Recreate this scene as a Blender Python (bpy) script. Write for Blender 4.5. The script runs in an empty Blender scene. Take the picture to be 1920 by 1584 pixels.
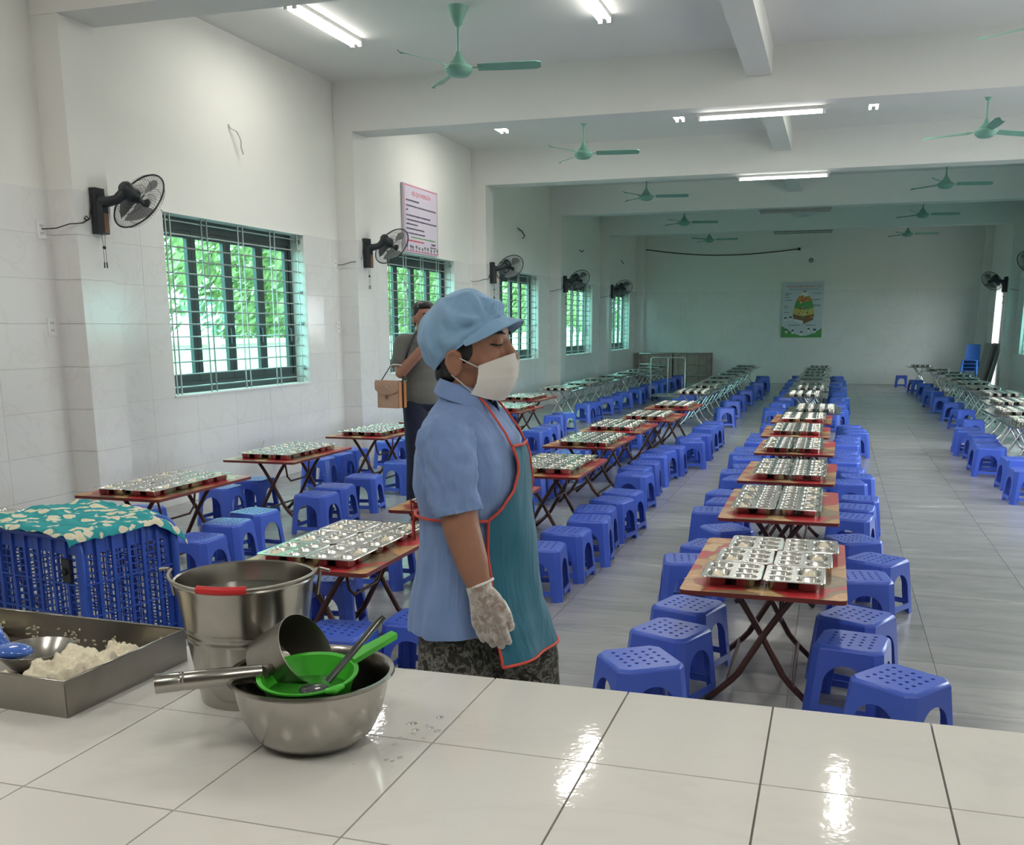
import bpy, bmesh, math, random
from mathutils import Vector, Matrix, noise as mnoise
random.seed(7)
PI = math.pi
S = bpy.context.scene
COL = S.collection
R_ = math.radians

# ------------------------------------------------------------------ camera, world, exposure
CAM_H, F_PX, YAW, PIT, ROL = 1.4565, 1882.1, 0.307, 0.2179, -0.0043
cam_data = bpy.data.cameras.new('camera'); cam = bpy.data.objects.new('camera', cam_data); COL.objects.link(cam)
cam_data.sensor_fit = 'HORIZONTAL'; cam_data.sensor_width = 36.0
cam_data.lens = F_PX / 1920 * 36.0
cam_data.shift_y = (1031.8 - 792) / 1920
cam_data.clip_start = .05; cam_data.clip_end = 300
_fw = Vector((-math.sin(YAW)*math.cos(PIT), math.cos(YAW)*math.cos(PIT), -math.sin(PIT)))
_rt = Vector((math.cos(YAW), math.sin(YAW), 0)); _up = _rt.cross(_fw)
_c, _s = math.cos(ROL), math.sin(ROL)
_r2 = _c*_rt + _s*_up; _u2 = -_s*_rt + _c*_up
_m = Matrix((( _r2.x, _u2.x, -_fw.x, 0), (_r2.y, _u2.y, -_fw.y, 0), (_r2.z, _u2.z, -_fw.z, CAM_H), (0, 0, 0, 1)))
cam.matrix_world = _m
S.camera = cam
W = bpy.data.worlds.new('world'); S.world = W; W.use_nodes = True
bg = W.node_tree.nodes['Background']
bg.inputs['Color'].default_value = (.88, .97, 1.0, 1); bg.inputs['Strength'].default_value = 12.0   # bright overcast sky
S.view_settings.view_transform = 'Standard'; S.view_settings.look = 'None'
S.view_settings.gamma = 1; S.view_settings.use_curve_mapping = False
S.view_settings.exposure = 0.0
TUBE_W = 14.8       # watts of one lit double tube fixture
S.cycles.max_bounces = 8; S.cycles.diffuse_bounces = 4; S.cycles.glossy_bounces = 3
S.cycles.transparent_max_bounces = 12; S.cycles.sample_clamp_indirect = 6
S.cycles.caustics_reflective = False; S.cycles.caustics_refractive = False

# ------------------------------------------------------------------ materials
MATS = {}
def nt(name):
    m = bpy.data.materials.new(name); m.use_nodes = True
    n = m.node_tree; b = n.nodes['Principled BSDF']; MATS[name] = m
    return m, n, b
def N(n, t, **kw):
    x = n.nodes.new(t)
    for k, v in kw.items():
        if k in x.inputs: x.inputs[k].default_value = v
        else: setattr(x, k, v)
    return x
def ramp(n, fac, stops, interp='LINEAR'):
    r = n.nodes.new('ShaderNodeValToRGB'); r.color_ramp.interpolation = interp
    e = r.color_ramp.elements
    while len(e) < len(stops): e.new(.5)
    for el, (p, c) in zip(e, stops):
        el.position = p; el.color = (*c, 1) if len(c) == 3 else c
    n.links.new(fac, r.inputs['Fac']); return r.outputs['Color']
def mix(n, fac, a, b, blend='MIX'):
    x = n.nodes.new('ShaderNodeMix'); x.data_type = 'RGBA'; x.blend_type = blend
    for s, v in ((x.inputs['Factor'], fac), (x.inputs['A'], a), (x.inputs['B'], b)):
        if hasattr(v, 'node'): n.links.new(v, s)
        elif isinstance(v, (int, float)): s.default_value = v
        else: s.default_value = (*v, 1)
    return x.outputs['Result']
def coords(n, kind='Object', scale=(1, 1, 1), rot=(0, 0, 0)):
    if kind == 'World':
        src = n.nodes.new('ShaderNodeNewGeometry').outputs['Position']
    else:
        src = n.nodes.new('ShaderNodeTexCoord').outputs[kind]
    mp = n.nodes.new('ShaderNodeMapping'); mp.inputs['Scale'].default_value = scale; mp.inputs['Rotation'].default_value = rot
    n.links.new(src, mp.inputs['Vector']); return mp.outputs['Vector']
def tex(n, kind, vec, **kw):
    x = N(n, kind, **kw); n.links.new(vec, x.inputs['Vector']); return x
def bump(n, b, h, strength=.2, dist=.01):
    x = N(n, 'ShaderNodeBump', Strength=strength, Distance=dist); n.links.new(h, x.inputs['Height']); n.links.new(x.outputs['Normal'], b.inputs['Normal'])
def plain(name, col, rough=.5, metal=0.0, spec=.5, var=.06, scale=8, grain=0.0, coat=0.0):
    m, n, b = nt(name)
    b.inputs['Roughness'].default_value = rough; b.inputs['Metallic'].default_value = metal
    b.inputs['Specular IOR Level'].default_value = spec; b.inputs['Coat Weight'].default_value = coat
    v = coords(n, 'Object')
    nz = tex(n, 'ShaderNodeTexNoise', v, Scale=scale, Detail=4)
    lo = tuple(max(0, c*(1-var)) for c in col); hi = tuple(min(1, c*(1+var)) for c in col)
    c = ramp(n, nz.outputs['Fac'], [(.3, lo), (.7, hi)])
    n.links.new(c, b.inputs['Base Color'])
    if grain: bump(n, b, nz.outputs['Fac'], grain, .004)
    return m
plain('wall_paint', (.80, .80, .765), .65, var=.012, scale=2)
plain('ceiling_paint', (.80, .80, .775), .75, var=.01, scale=2)
plain('grout', (.36, .35, .33), .8)
plain('white_plastic', (.80, .80, .78), .35)
plain('black_plastic', (.018, .022, .026), .38)
plain('dark_frame', (.035, .05, .052), .4)
plain('steel_bar', (.36, .39, .38), .4, .6)
plain('stainless', (.40, .385, .355), .22, 1.0, var=.05, scale=30)
plain('stainless_bright', (.62, .615, .59), .20, 1.0, var=.04, scale=20)
plain('stainless_dull', (.34, .32, .29), .38, 1.0, var=.12, scale=9)
plain('chrome_leg', (.70, .72, .72), .18, 1.0)
plain('brown_leg', (.085, .035, .028), .45, .2)
plain('red_edge', (.16, .022, .02), .4)
plain('stool_blue', (.066, .135, .64), .30, var=.05, spec=.45)
plain('crate_blue', (.035, .10, .50), .38, var=.08)
plain('chair_blue', (.02, .10, .36), .35)
plain('fan_green', (.20, .42, .34), .35)
plain('fan_dark', (.02, .026, .03), .4)
plain('skin', (.36, .175, .115), .5, var=.08, scale=25)
plain('skin_light', (.40, .20, .135), .5, var=.07, scale=25)
plain('hair', (.008, .008, .010), .45)
plain('mask_white', (.80, .78, .75), .8)
plain('red_piping', (.66, .075, .05), .6)
plain('red_plastic', (.62, .02, .025), .4)
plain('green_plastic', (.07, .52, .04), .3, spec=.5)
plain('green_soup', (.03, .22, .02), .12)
plain('blue_ladle', (.06, .17, .62), .18, coat=.4)
plain('jeans', (.012, .018, .045), .8, var=.25, scale=60)
plain('polo', (.16, .165, .155), .85, var=.05, scale=60)
plain('white_cloth', (.72, .71, .68), .85)
plain('shoe', (.012, .012, .012), .5)
plain('tan_leather', (.52, .34, .24), .5, var=.08)
plain('orange_leather', (.50, .20, .06), .5, var=.1)
plain('rice', (.87, .80, .62), .75, var=.07, scale=120, grain=.6)
plain('poster_lilac', (.66, .60, .72), .5, var=.02)
plain('poster_pale', (.56, .62, .66), .45, var=.02)
plain('ink_red', (.62, .03, .05), .6)
plain('ink_dark', (.06, .055, .09), .6)
plain('ink_grey', (.20, .22, .20), .6)
plain('ink_green', (.10, .32, .10), .6)
plain('ink_orange', (.55, .24, .06), .6)
plain('ink_brown', (.22, .11, .06), .6)
plain('ink_yellow', (.62, .50, .14), .6)
plain('ink_white', (.78, .78, .76), .6)
plain('table_back', (.34, .24, .21), .5, var=.15)
plain('grey_board', (.26, .27, .26), .6, var=.1)
plain('cream_wall', (.80, .74, .52), .85, var=.04)
plain('asphalt', (.35, .34, .32), .9)
plain('bark', (.16, .12, .085), .9, var=.3)
plain('cord_black', (.02, .02, .022), .5)
plain('water_dark', (.10, .105, .09), .06)
plain('trolley_steel', (.55, .58, .57), .3, .9)

def wall_tile(name, base, vein, sc=1.0, rough=.12):
    m, n, b = nt(name); b.inputs['Roughness'].default_value = rough; b.inputs['Specular IOR Level'].default_value = .45
    v = coords(n, 'World', (sc, sc, sc), (.5, .4, .2))
    w = tex(n, 'ShaderNodeTexNoise', v, Scale=1.6, Detail=7, Roughness=.62, Distortion=.9)
    c = ramp(n, w.outputs['Fac'], [(.0, base), (.475, base), (.5, vein), (.525, base), (1, base)])
    oi = n.nodes.new('ShaderNodeObjectInfo')
    c2 = mix(n, oi.outputs['Random'], (.97, .97, .97), (1, 1, 1))
    n.links.new(mix(n, 1.0, c, c2, 'MULTIPLY'), b.inputs['Base Color'])
wall_tile('tile_white', (.80, .80, .785), (.765, .757, .738))
wall_tile('tile_counter', (.82, .81, .765), (.79, .78, .735), .5, .045)
n = MATS['tile_counter'].node_tree; bump(n, n.nodes['Principled BSDF'], tex(n, 'ShaderNodeTexNoise', coords(n, 'World'), Scale=55, Detail=2).outputs['Fac'], .05, .004)
# floor: grey stone tile with pale streaks
m, n, b = nt('floor_tile'); b.inputs['Roughness'].default_value = .24
v = coords(n, 'World', (.42, 1.7, 1)); oi = n.nodes.new('ShaderNodeObjectInfo')
add = n.nodes.new('ShaderNodeVectorMath'); add.operation = 'ADD'; n.links.new(v, add.inputs[0])
cm = n.nodes.new('ShaderNodeCombineXYZ'); ml = N(n, 'ShaderNodeMath', operation='MULTIPLY'); ml.inputs[1].default_value = 9.0
n.links.new(oi.outputs['Random'], ml.inputs[0]); n.links.new(ml.outputs[0], cm.inputs['Z']); n.links.new(cm.outputs[0], add.inputs[1])
w = tex(n, 'ShaderNodeTexNoise', add.outputs[0], Scale=2.6, Detail=8, Roughness=.68, Distortion=1.1)
c = ramp(n, w.outputs['Fac'], [(.25, (.21, .22, .235)), (.42, (.29, .297, .308)), (.58, (.35, .354, .36)), (.655, (.38, .38, .38)), (.675, (.62, .61, .59)), (.70, (.38, .38, .38))])
n.links.new(c, b.inputs['Base Color'])
# printed table laminate: red flowers and gold leaves on beige
m, n, b = nt('table_print'); b.inputs['Roughness'].default_value = .3
v = coords(n, 'Object', (1, 1, 1)); dn = tex(n, 'ShaderNodeTexNoise', v, Scale=6.0, Detail=2)
dv = n.nodes.new('ShaderNodeVectorMath'); dv.operation = 'MULTIPLY_ADD'; n.links.new(dn.outputs['Color'], dv.inputs[0]); dv.inputs[1].default_value = (.14, .14, 0); n.links.new(v, dv.inputs[2])
vo = tex(n, 'ShaderNodeTexVoronoi', dv.outputs[0], Scale=6.5); vo2 = tex(n, 'ShaderNodeTexVoronoi', dv.outputs[0], Scale=6.5, feature='DISTANCE_TO_EDGE')
sep = n.nodes.new('ShaderNodeSeparateColor'); n.links.new(vo.outputs['Color'], sep.inputs[0])
cellc = ramp(n, sep.outputs[0], [(0, (.54, .035, .045)), (.36, (.60, .33, .14)), (.60, (.64, .44, .22)), (.85, (.28, .21, .12))], 'CONSTANT')
edge = ramp(n, vo2.outputs['Distance'], [(0, (1, 1, 1)), (.05, (0, 0, 0))])
nz = tex(n, 'ShaderNodeTexNoise', v, Scale=28, Detail=3)
c = mix(n, edge, cellc, (.26, .13, .055)); sp = ramp(n, nz.outputs['Fac'], [(.55, (.85, .85, .85)), (.68, (1.25, 1.2, 1.15))])
n.links.new(mix(n, 1.0, c, sp, 'MULTIPLY'), b.inputs['Base Color'])
# shirt / cap cloth
def cloth(name, col, rough=.85, fine=220, bstr=.12, fold=0):
    m, n, b = nt(name); b.inputs['Roughness'].default_value = rough; b.inputs['Sheen Weight'].default_value = .15
    v = coords(n, 'Object'); nz = tex(n, 'ShaderNodeTexNoise', v, Scale=14, Detail=3)
    lo = tuple(c*.94 for c in col); hi = tuple(c*1.05 for c in col)
    n.links.new(ramp(n, nz.outputs['Fac'], [(.3, lo), (.7, hi)]), b.inputs['Base Color'])
    v2 = coords(n, 'Object', (1, 1, .35)); f = tex(n, 'ShaderNodeTexNoise', v2, Scale=fold or 30, Detail=3, Distortion=.6)
    bump(n, b, f.outputs['Fac'], .75 if fold else bstr, .022 if fold else .004)
cloth('shirt_blue', (.21, .33, .62), fold=13)
cloth('cap_blue', (.24, .43, .66), .75, fold=16)
cloth('apron_teal', (.016, .150, .235), .75, fold=9)
# trousers with black and grey print
m, n, b = nt('trousers_print'); b.inputs['Roughness'].default_value = .9
v = coords(n, 'Object'); a_ = tex(n, 'ShaderNodeTexNoise', v, Scale=38, Detail=4, Distortion=1.6)
n.links.new(ramp(n, a_.outputs['Fac'], [(.40, (.022, .022, .02)), (.5, (.075, .072, .062)), (.56, (.22, .215, .19)), (.64, (.05, .05, .045))]), b.inputs['Base Color'])
# floral cloth
m, n, b = nt('floral_cloth'); b.inputs['Roughness'].default_value = .9
v = coords(n, 'Object'); dn = tex(n, 'ShaderNodeTexNoise', v, Scale=18, Detail=2)
dv = n.nodes.new('ShaderNodeVectorMath'); dv.operation = 'MULTIPLY_ADD'; n.links.new(dn.outputs['Color'], dv.inputs[0]); dv.inputs[1].default_value = (.05, .05, .05); n.links.new(v, dv.inputs[2])
vo = tex(n, 'ShaderNodeTexVoronoi', dv.outputs[0], Scale=19)
sep = n.nodes.new('ShaderNodeSeparateColor'); n.links.new(vo.outputs['Color'], sep.inputs[0])
fl = ramp(n, vo.outputs['Distance'], [(.0, (.45, .10, .06)), (.08, (.70, .63, .42)), (.47, (.74, .71, .56)), (.52, (.02, .30, .32))])
c = mix(n, ramp(n, sep.outputs[0], [(.78, (0, 0, 0)), (.80, (1, 1, 1))]), fl, (.025, .33, .36))
n.links.new(c, b.inputs['Base Color'])
# thin plastic glove
m, n, b = nt('glove_plastic'); n.nodes.remove(b); out = n.nodes['Material Output']
g = N(n, 'ShaderNodeBsdfPrincipled', Roughness=.3); g.inputs['Base Color'].default_value = (.80, .76, .72, 1)
t = n.nodes.new('ShaderNodeBsdfTransparent'); ms = n.nodes.new('ShaderNodeMixShader')
v = coords(n, 'Object'); nz = tex(n, 'ShaderNodeTexNoise', v, Scale=70, Detail=4, Distortion=1)
lw = n.nodes.new('ShaderNodeLayerWeight'); lw.inputs['Blend'].default_value = .45
ad = N(n, 'ShaderNodeMath', operation='ADD', use_clamp=True); r1 = ramp(n, nz.outputs['Fac'], [(.42, (.22, .22, .22)), (.68, (.62, .62, .62))])
n.links.new(r1, ad.inputs[0]); n.links.new(lw.outputs['Facing'], ad.inputs[1])
n.links.new(ad.outputs[0], ms.inputs[0]); n.links.new(t.outputs[0], ms.inputs[1]); n.links.new(g.outputs[0], ms.inputs[2]); n.links.new(ms.outputs[0], out.inputs[0])
# green tinted window glass
m, n, b = nt('window_glass'); n.nodes.remove(b); out = n.nodes['Material Output']
t = n.nodes.new('ShaderNodeBsdfTransparent'); t.inputs[0].default_value = (.58, .90, .86, 1)
g = N(n, 'ShaderNodeBsdfGlossy', Roughness=.03); g.inputs[0].default_value = (.8, .95, .9, 1)
ms = n.nodes.new('ShaderNodeMixShader'); ms.inputs[0].default_value = .07
n.links.new(t.outputs[0], ms.inputs[1]); n.links.new(g.outputs[0], ms.inputs[2]); n.links.new(ms.outputs[0], out.inputs[0])
# clear ladle handle
m, n, b = nt('smoky_plastic'); b.inputs['Base Color'].default_value = (.05, .06, .06, 1); b.inputs['Roughness'].default_value = .15
nz = tex(n, 'ShaderNodeTexNoise', coords(n, 'Object'), Scale=20); n.links.new(ramp(n, nz.outputs['Fac'], [(.3, (.03, .035, .035)), (.7, (.09, .10, .10))]), b.inputs['Base Color'])
# lit and unlit tubes
def emis(name, col, st):
    m, n, b = nt(name); b.inputs['Base Color'].default_value = (.85, .85, .85, 1)
    b.inputs['Emission Color'].default_value = (*col, 1); b.inputs['Emission Strength'].default_value = st
    nz = tex(n, 'ShaderNodeTexNoise', coords(n, 'Object'), Scale=3); n.links.new(ramp(n, nz.outputs['Fac'], [(.3, (.8, .8, .8)), (.7, (.86, .86, .86))]), b.inputs['Base Color'])
emis('tube_lit', (1.0, .97, .90), 14.0)
plain('tube_off', (.34, .36, .35), .3)
plain('housing_off', (.30, .31, .30), .4)
# leaves
m, n, b = nt('leaf'); b.inputs['Roughness'].default_value = .6; b.inputs['Subsurface Weight'].default_value = 0
nz = tex(n, 'ShaderNodeTexNoise', coords(n, 'World'), Scale=2.2, Detail=5)
n.links.new(ramp(n, nz.outputs['Fac'], [(.3, (.15, .19, .06)), (.5, (.33, .36, .13)), (.7, (.56, .56, .30))]), b.inputs['Base Color'])
m, n, b = nt('water_clear'); n.nodes.remove(b); out = n.nodes['Material Output']
t = n.nodes.new('ShaderNodeBsdfTransparent'); g = N(n, 'ShaderNodeBsdfGlossy', Roughness=.02); ms = n.nodes.new('ShaderNodeMixShader')
nz = tex(n, 'ShaderNodeTexNoise', coords(n, 'Object'), Scale=30); n.links.new(ramp(n, nz.outputs['Fac'], [(.3, (.12, .12, .12)), (.7, (.3, .3, .3))]), ms.inputs[0])
n.links.new(t.outputs[0], ms.inputs[1]); n.links.new(g.outputs[0], ms.inputs[2]); n.links.new(ms.outputs[0], out.inputs[0])
plain('fan_blade', (.26, .27, .28), .3)
plain('kitchen_wall', (.22, .20, .175), .6, var=.1, scale=3)
# ------------------------------------------------------------------ helpers
def mesh_from(name, v, f, mats, smooth=0, midx=None):
    me = bpy.data.meshes.new(name); me.from_pydata([tuple(p) for p in v], [], f)
    for k in (mats if isinstance(mats, (list, tuple)) else [mats]): me.materials.append(MATS[k])
    if midx: me.polygons.foreach_set('material_index', midx)
    me.update()
    if smooth:
        me.polygons.foreach_set('use_smooth', [True]*len(me.polygons))
        if smooth is not True: me.set_sharp_from_angle(angle=R_(smooth))
    return me
def link(name, me, parent=None, loc=(0, 0, 0), rot=(0, 0, 0), scale=None):
    o = bpy.data.objects.new(name, me); COL.objects.link(o); o.location = loc; o.rotation_euler = rot
    if scale: o.scale = scale
    if parent is not None: o.parent = parent
    return o
def tag(o, label=None, cat=None, group=None, kind=None):
    if label: o['label'] = label
    if cat: o['category'] = cat
    if group: o['group'] = group
    if kind: o['kind'] = kind
    return o
def thing(name, label, cat, loc=(0, 0, 0), rotz=0, group=None):
    o = bpy.data.objects.new(name, None); COL.objects.link(o); o.location = loc; o.rotation_euler = (0, 0, rotz)
    o.empty_display_size = .05
    return tag(o, label, cat, group)
def copy_tree(o, parent=None):
    c = o.copy(); COL.objects.link(c); c.parent = parent
    for ch in o.children: copy_tree(ch, c)
    return c
class MB:
    def __init__(s): s.v = []; s.f = []; s.m = []; s.cur = 0
    def add(s, v, f):
        o = len(s.v); s.v += [Vector(p) for p in v]; s.f += [tuple(i+o for i in q) for q in f]; s.m += [s.cur]*len(f)
    def box(s, x0, x1, y0, y1, z0, z1):
        s.add([(x0, y0, z0), (x1, y0, z0), (x1, y1, z0), (x0, y1, z0), (x0, y0, z1), (x1, y0, z1), (x1, y1, z1), (x0, y1, z1)],
              [(0, 3, 2, 1), (4, 5, 6, 7), (0, 1, 5, 4), (1, 2, 6, 5), (2, 3, 7, 6), (3, 0, 4, 7)])
    def tube(s, pts, r, n=8, closed=False, cap=True, flat=None):
        pts = [Vector(p) for p in pts]; k = len(pts); rs = r if isinstance(r, (list, tuple)) else [r]*k
        ref = None; vs = []
        for i, p in enumerate(pts):
            a = pts[(i-1) % k] if (closed or i) else p; b = pts[(i+1) % k] if (closed or i < k-1) else p
            t = (b-a)
            t = t.normalized() if t.length > 1e-9 else Vector((0, 0, 1))
            if ref is None:
                ref = Vector((0, 0, 1)) if abs(t.z) < .9 else Vector((1, 0, 0))
            u = ref - t*ref.dot(t); u = u.normalized() if u.length > 1e-6 else t.orthogonal().normalized()
            w = t.cross(u); ref = u
            for j in range(n):
                an = 2*PI*j/n + (PI/n if n == 4 else 0)
                vs.append(p + (u*math.cos(an)*(flat or 1) + w*math.sin(an))*rs[i])
        fs = []
        for i in range(k if closed else k-1):
            for j in range(n):
                a = i*n+j; b = i*n+(j+1) % n; c = ((i+1) % k)*n+(j+1) % n; d = ((i+1) % k)*n+j
                fs.append((a, b, c, d))
        if cap and not closed: fs.append(tuple(range(n-1, -1, -1))); fs.append(tuple((k-1)*n+j for j in range(n)))
        s.add(vs, fs)
    def lathe(s, prof, n=32, c=(0, 0, 0), M=None, cap0=False, cap1=False):
        vs = []; k = len(prof)
        for (r, z) in prof:
            for j in range(n):
                a = 2*PI*j/n; p = Vector((r*math.cos(a), r*math.sin(a), z))
                vs.append((M @ p if M else p) + Vector(c))
        fs = [(i*n+j, i*n+(j+1) % n, (i+1)*n+(j+1) % n, (i+1)*n+j) for i in range(k-1) for j in range(n)]
        if cap0: fs.append(tuple(range(n-1, -1, -1)))
        if cap1: fs.append(tuple((k-1)*n+j for j in range(n)))
        s.add(vs, fs)
    def grid(s, fn, nu, nv, closed_u=False):
        vs = [fn(i/(nu if closed_u else nu-1), j/(nv-1)) for j in range(nv) for i in range(nu)]
        fs = [(j*nu+i, j*nu+(i+1) % nu, (j+1)*nu+(i+1) % nu, (j+1)*nu+i) for j in range(nv-1) for i in range(nu if closed_u else nu-1)]
        s.add(vs, fs)
    def ball(s, c, r, n=14, m=9):
        r = r if isinstance(r, (list, tuple)) else (r, r, r)
        vs = [(c[0], c[1], c[2]-r[2])]
        for i in range(1, m):
            a = -PI/2+PI*i/m
            vs += [(c[0]+r[0]*math.cos(a)*math.cos(2*PI*j/n), c[1]+r[1]*math.cos(a)*math.sin(2*PI*j/n), c[2]+r[2]*math.sin(a)) for j in range(n)]
        vs.append((c[0], c[1], c[2]+r[2])); L = len(vs)-1
        fs = [(0, 1+(j+1) % n, 1+j) for j in range(n)]
        fs += [(1+i*n+j, 1+i*n+(j+1) % n, 1+(i+1)*n+(j+1) % n, 1+(i+1)*n+j) for i in range(m-2) for j in range(n)]
        fs += [(L, 1+(m-2)*n+j, 1+(m-2)*n+(j+1) % n) for j in range(n)]
        s.add(vs, fs)
    def prism(s, poly, z0, z1):      # poly in xy, counterclockwise
        k = len(poly); s.add([(x, y, z0) for x, y in poly]+[(x, y, z1) for x, y in poly],
              [tuple(range(k-1, -1, -1)), tuple(range(k, 2*k))]+[(i, (i+1) % k, k+(i+1) % k, k+i) for i in range(k)])
    def move(s, M, start=0):
        for i in range(start, len(s.v)): s.v[i] = M @ s.v[i]
        return s
    def mesh(s, name, mats, smooth=0): return mesh_from(name, s.v, s.f, mats, smooth, s.m if any(s.m) else None)
    def build(s, name, mats, parent=None, smooth=0, **kw): return link(name, s.mesh(name, mats, smooth), parent, **kw)
def solid(me, th):                       # give a sheet real thickness along its vertex normals
    bm = bmesh.new(); bm.from_mesh(me); bmesh.ops.remove_doubles(bm, verts=bm.verts, dist=1e-5); bmesh.ops.recalc_face_normals(bm, faces=bm.faces); bm.normal_update()
    bm.verts.index_update(); n = len(bm.verts); V = [v.co.copy() for v in bm.verts]+[v.co-v.normal*th for v in bm.verts]
    Fc = []
    for f in bm.faces:
        ids = [v.index for v in f.verts]; Fc.append(tuple(ids)); Fc.append(tuple(i+n for i in reversed(ids)))
    for e in bm.edges:
        if len(e.link_faces) == 1:
            l = e.link_loops[0]; a, b = l.vert.index, l.link_loop_next.vert.index; Fc.append((b, a, a+n, b+n))
    sm = any(p.use_smooth for p in me.polygons); bm.free(); me.clear_geometry(); me.from_pydata(V, [], Fc); me.update()
    if sm: me.polygons.foreach_set('use_smooth', [True]*len(me.polygons)); me.set_sharp_from_angle(angle=R_(50))
    return me
def baked(me, mods, mat, smooth=True, name='x'):
    o = bpy.data.objects.new('tmp', me); COL.objects.link(o)
    for t, kw in mods:
        md = o.modifiers.new(t, t)
        for k, v in kw.items(): setattr(md, k, v)
    dg = bpy.context.evaluated_depsgraph_get(); dg.update()
    r = bpy.data.meshes.new_from_object(o.evaluated_get(dg)); r.name = name
    bpy.data.objects.remove(o); bpy.data.meshes.remove(me)
    r.materials.clear(); r.materials.append(MATS[mat])
    r.polygons.foreach_set('use_smooth', [smooth]*len(r.polygons)); return r
def rrect(w, h, r, n=4, cx=0, cy=0):
    p = []
    for sx, sy, a0 in ((1, 1, 0), (-1, 1, PI/2), (-1, -1, PI), (1, -1, 1.5*PI)):
        for i in range(n+1):
            a = a0+PI/2*i/n; p.append((cx+sx*(w/2-r)+r*math.cos(a), cy+sy*(h/2-r)+r*math.sin(a)))
    return p
def plate_with_holes(outer, holes, z):
    bm = bmesh.new(); es = []
    for lp in [outer]+holes:
        vs = [bm.verts.new((x, y, z)) for x, y in lp]
        es += [bm.edges.new((vs[i], vs[(i+1) % len(vs)])) for i in range(len(vs))]
    bmesh.ops.triangle_fill(bm, use_beauty=True, use_dissolve=False, edges=es)
    bm.verts.index_update(); v = [tuple(q.co) for q in bm.verts]; f = []
    for q in bm.faces:
        ids = [w.index for w in q.verts]
        if q.normal.z < 0: ids.reverse()
        f.append(tuple(ids))
    bm.free(); return v, f
ORD = ['first', 'second', 'third', 'fourth', 'fifth', 'sixth', 'seventh', 'eighth', 'ninth', 'tenth', 'eleventh', 'twelfth', 'thirteenth', 'fourteenth', 'fifteenth', 'sixteenth', 'seventeenth']

# ------------------------------------------------------------------ the room
XL, XR, XP, XPR = -5.25, 3.50, -5.03, 3.30
YB, YF = 27.99, -3.2                       # back wall, wall behind the counter
ZC, ZB, ZT, ZS = 4.0, 3.5, 2.4, .90
Y0, BAY, BW = 5.985, 4.341, .366           # first beam, bay length, beam width
WL, WR = 7.242, 9.568                      # window jambs in the first bay
def struct(name, mb, mat, smooth=0, parent=None):
    o = mb.build(name, mat, parent, smooth)
    if parent is None: o['kind'] = 'structure'
    return o
mb = MB(); mb.box(XL-.3, XR+.3, YF-.2, YB+.2, -.15, -.006); floor = struct('floor', mb, 'grout')
mb = MB(); mb.box(XL-.3, XR+.3, YF-.2, YB+.2, ZC, ZC+.15); struct('ceiling', mb, 'ceiling_paint')
def long_wall(name, x0, x1, wins):
    mb = MB(); y = YF-.2
    for a, b, z0, z1 in wins:
        mb.box(x0, x1, y, a, 0, ZC)
        if z0 > 0: mb.box(x0, x1, a, b, 0, z0)
        mb.box(x0, x1, a, b, z1, ZC); y = b
    mb.box(x0, x1, y, YB+.2, 0, ZC)
    return struct(name, mb, 'wall_paint')
TH = .006
wl = long_wall('wall_left', XL-.24, XL-TH, [(WL+i*BAY, WR+i*BAY, ZS, ZT) for i in range(5)])
DOOR = (24.72, 26.5)
wins_r = [(WL+i*BAY, WR+i*BAY, ZS, ZT) for i in range(4)] + [(DOOR[0], DOOR[1], 0.0, ZT)]
wr = long_wall('wall_right', XR+TH, XR+.24, wins_r)
mb = MB(); mb.box(XL-.24, XR+.24, YB+TH, YB+.24, 0, ZC); wb = struct('wall_back', mb, 'wall_paint')
mb = MB(); mb.box(XL-.24, XR+.24, YF-.24, YF, 0, ZC); struct('wall_front', mb, 'kitchen_wall')
pillars = []
for i in range(-1, 6):
    ya, yb = Y0+i*BAY, min(Y0+i*BAY+BW, YB)
    mb = MB(); mb.box(XL-.01, XP-TH, ya+TH, yb-TH if i < 5 else YB, 0, ZC); o = struct('pillar', mb, 'wall_paint'); pillars.append(o)
    mb = MB(); mb.box(XPR+TH, XR+.01, ya+TH, yb-TH if i < 5 else YB, 0, ZC); struct('pillar', mb, 'wall_paint')
    if i < 5:
        mb = MB(); mb.box(XL, XR, ya, yb, ZB, ZC+.01); struct('ceiling_beam', mb, 'ceiling_paint')
for i in range(-1, 5):
    mb = MB(); mb.box(-.95, -.72, Y0+i*BAY+BW, min(Y0+(i+1)*BAY, YB), 3.75, ZC+.01); struct('ceiling_beam', mb, 'ceiling_paint')

# tiles: one shared unit box, placed by scale
def unit_tile(name, mat, bev=.0):
    mb = MB(); mb.box(0, 1, 0, 1, 0, 1); return mb.mesh(name, mat)
UT = unit_tile('tile', 'tile_white'); UF = unit_tile('tile', 'floor_tile'); UC = unit_tile('tile', 'tile_counter')
J = .0025
def tile(me, parent, x0, x1, y0, y1, z0, z1):
    return link('tile', me, parent, (x0, y0, z0), scale=(x1-x0, y1-y0, z1-z0))
def cuts(a, b, step, start=None):
    out = [a]; p = (start if start is not None else a)
    while p < b-1e-6:
        if p > a+1e-6: out.append(p)
        p += step
    out.append(b); return list(zip(out[:-1], out[1:]))
stuff_l = MB()
def wall_tile_x(xf, s, y0, y1, z0, z1, parent, far):
    x0, x1 = sorted((xf, xf-s*(TH+.001)))
    if far: stuff_l.box(x0, x1, y0+J/2, y1-J/2, z0+J/2, z1-J/2)
    else: tile(UT, parent, x0, x1, y0+J/2, y1-J/2, z0+J/2, z1-J/2)
rows = [(k*.3, k*.3+.3) for k in range(8)]
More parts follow.
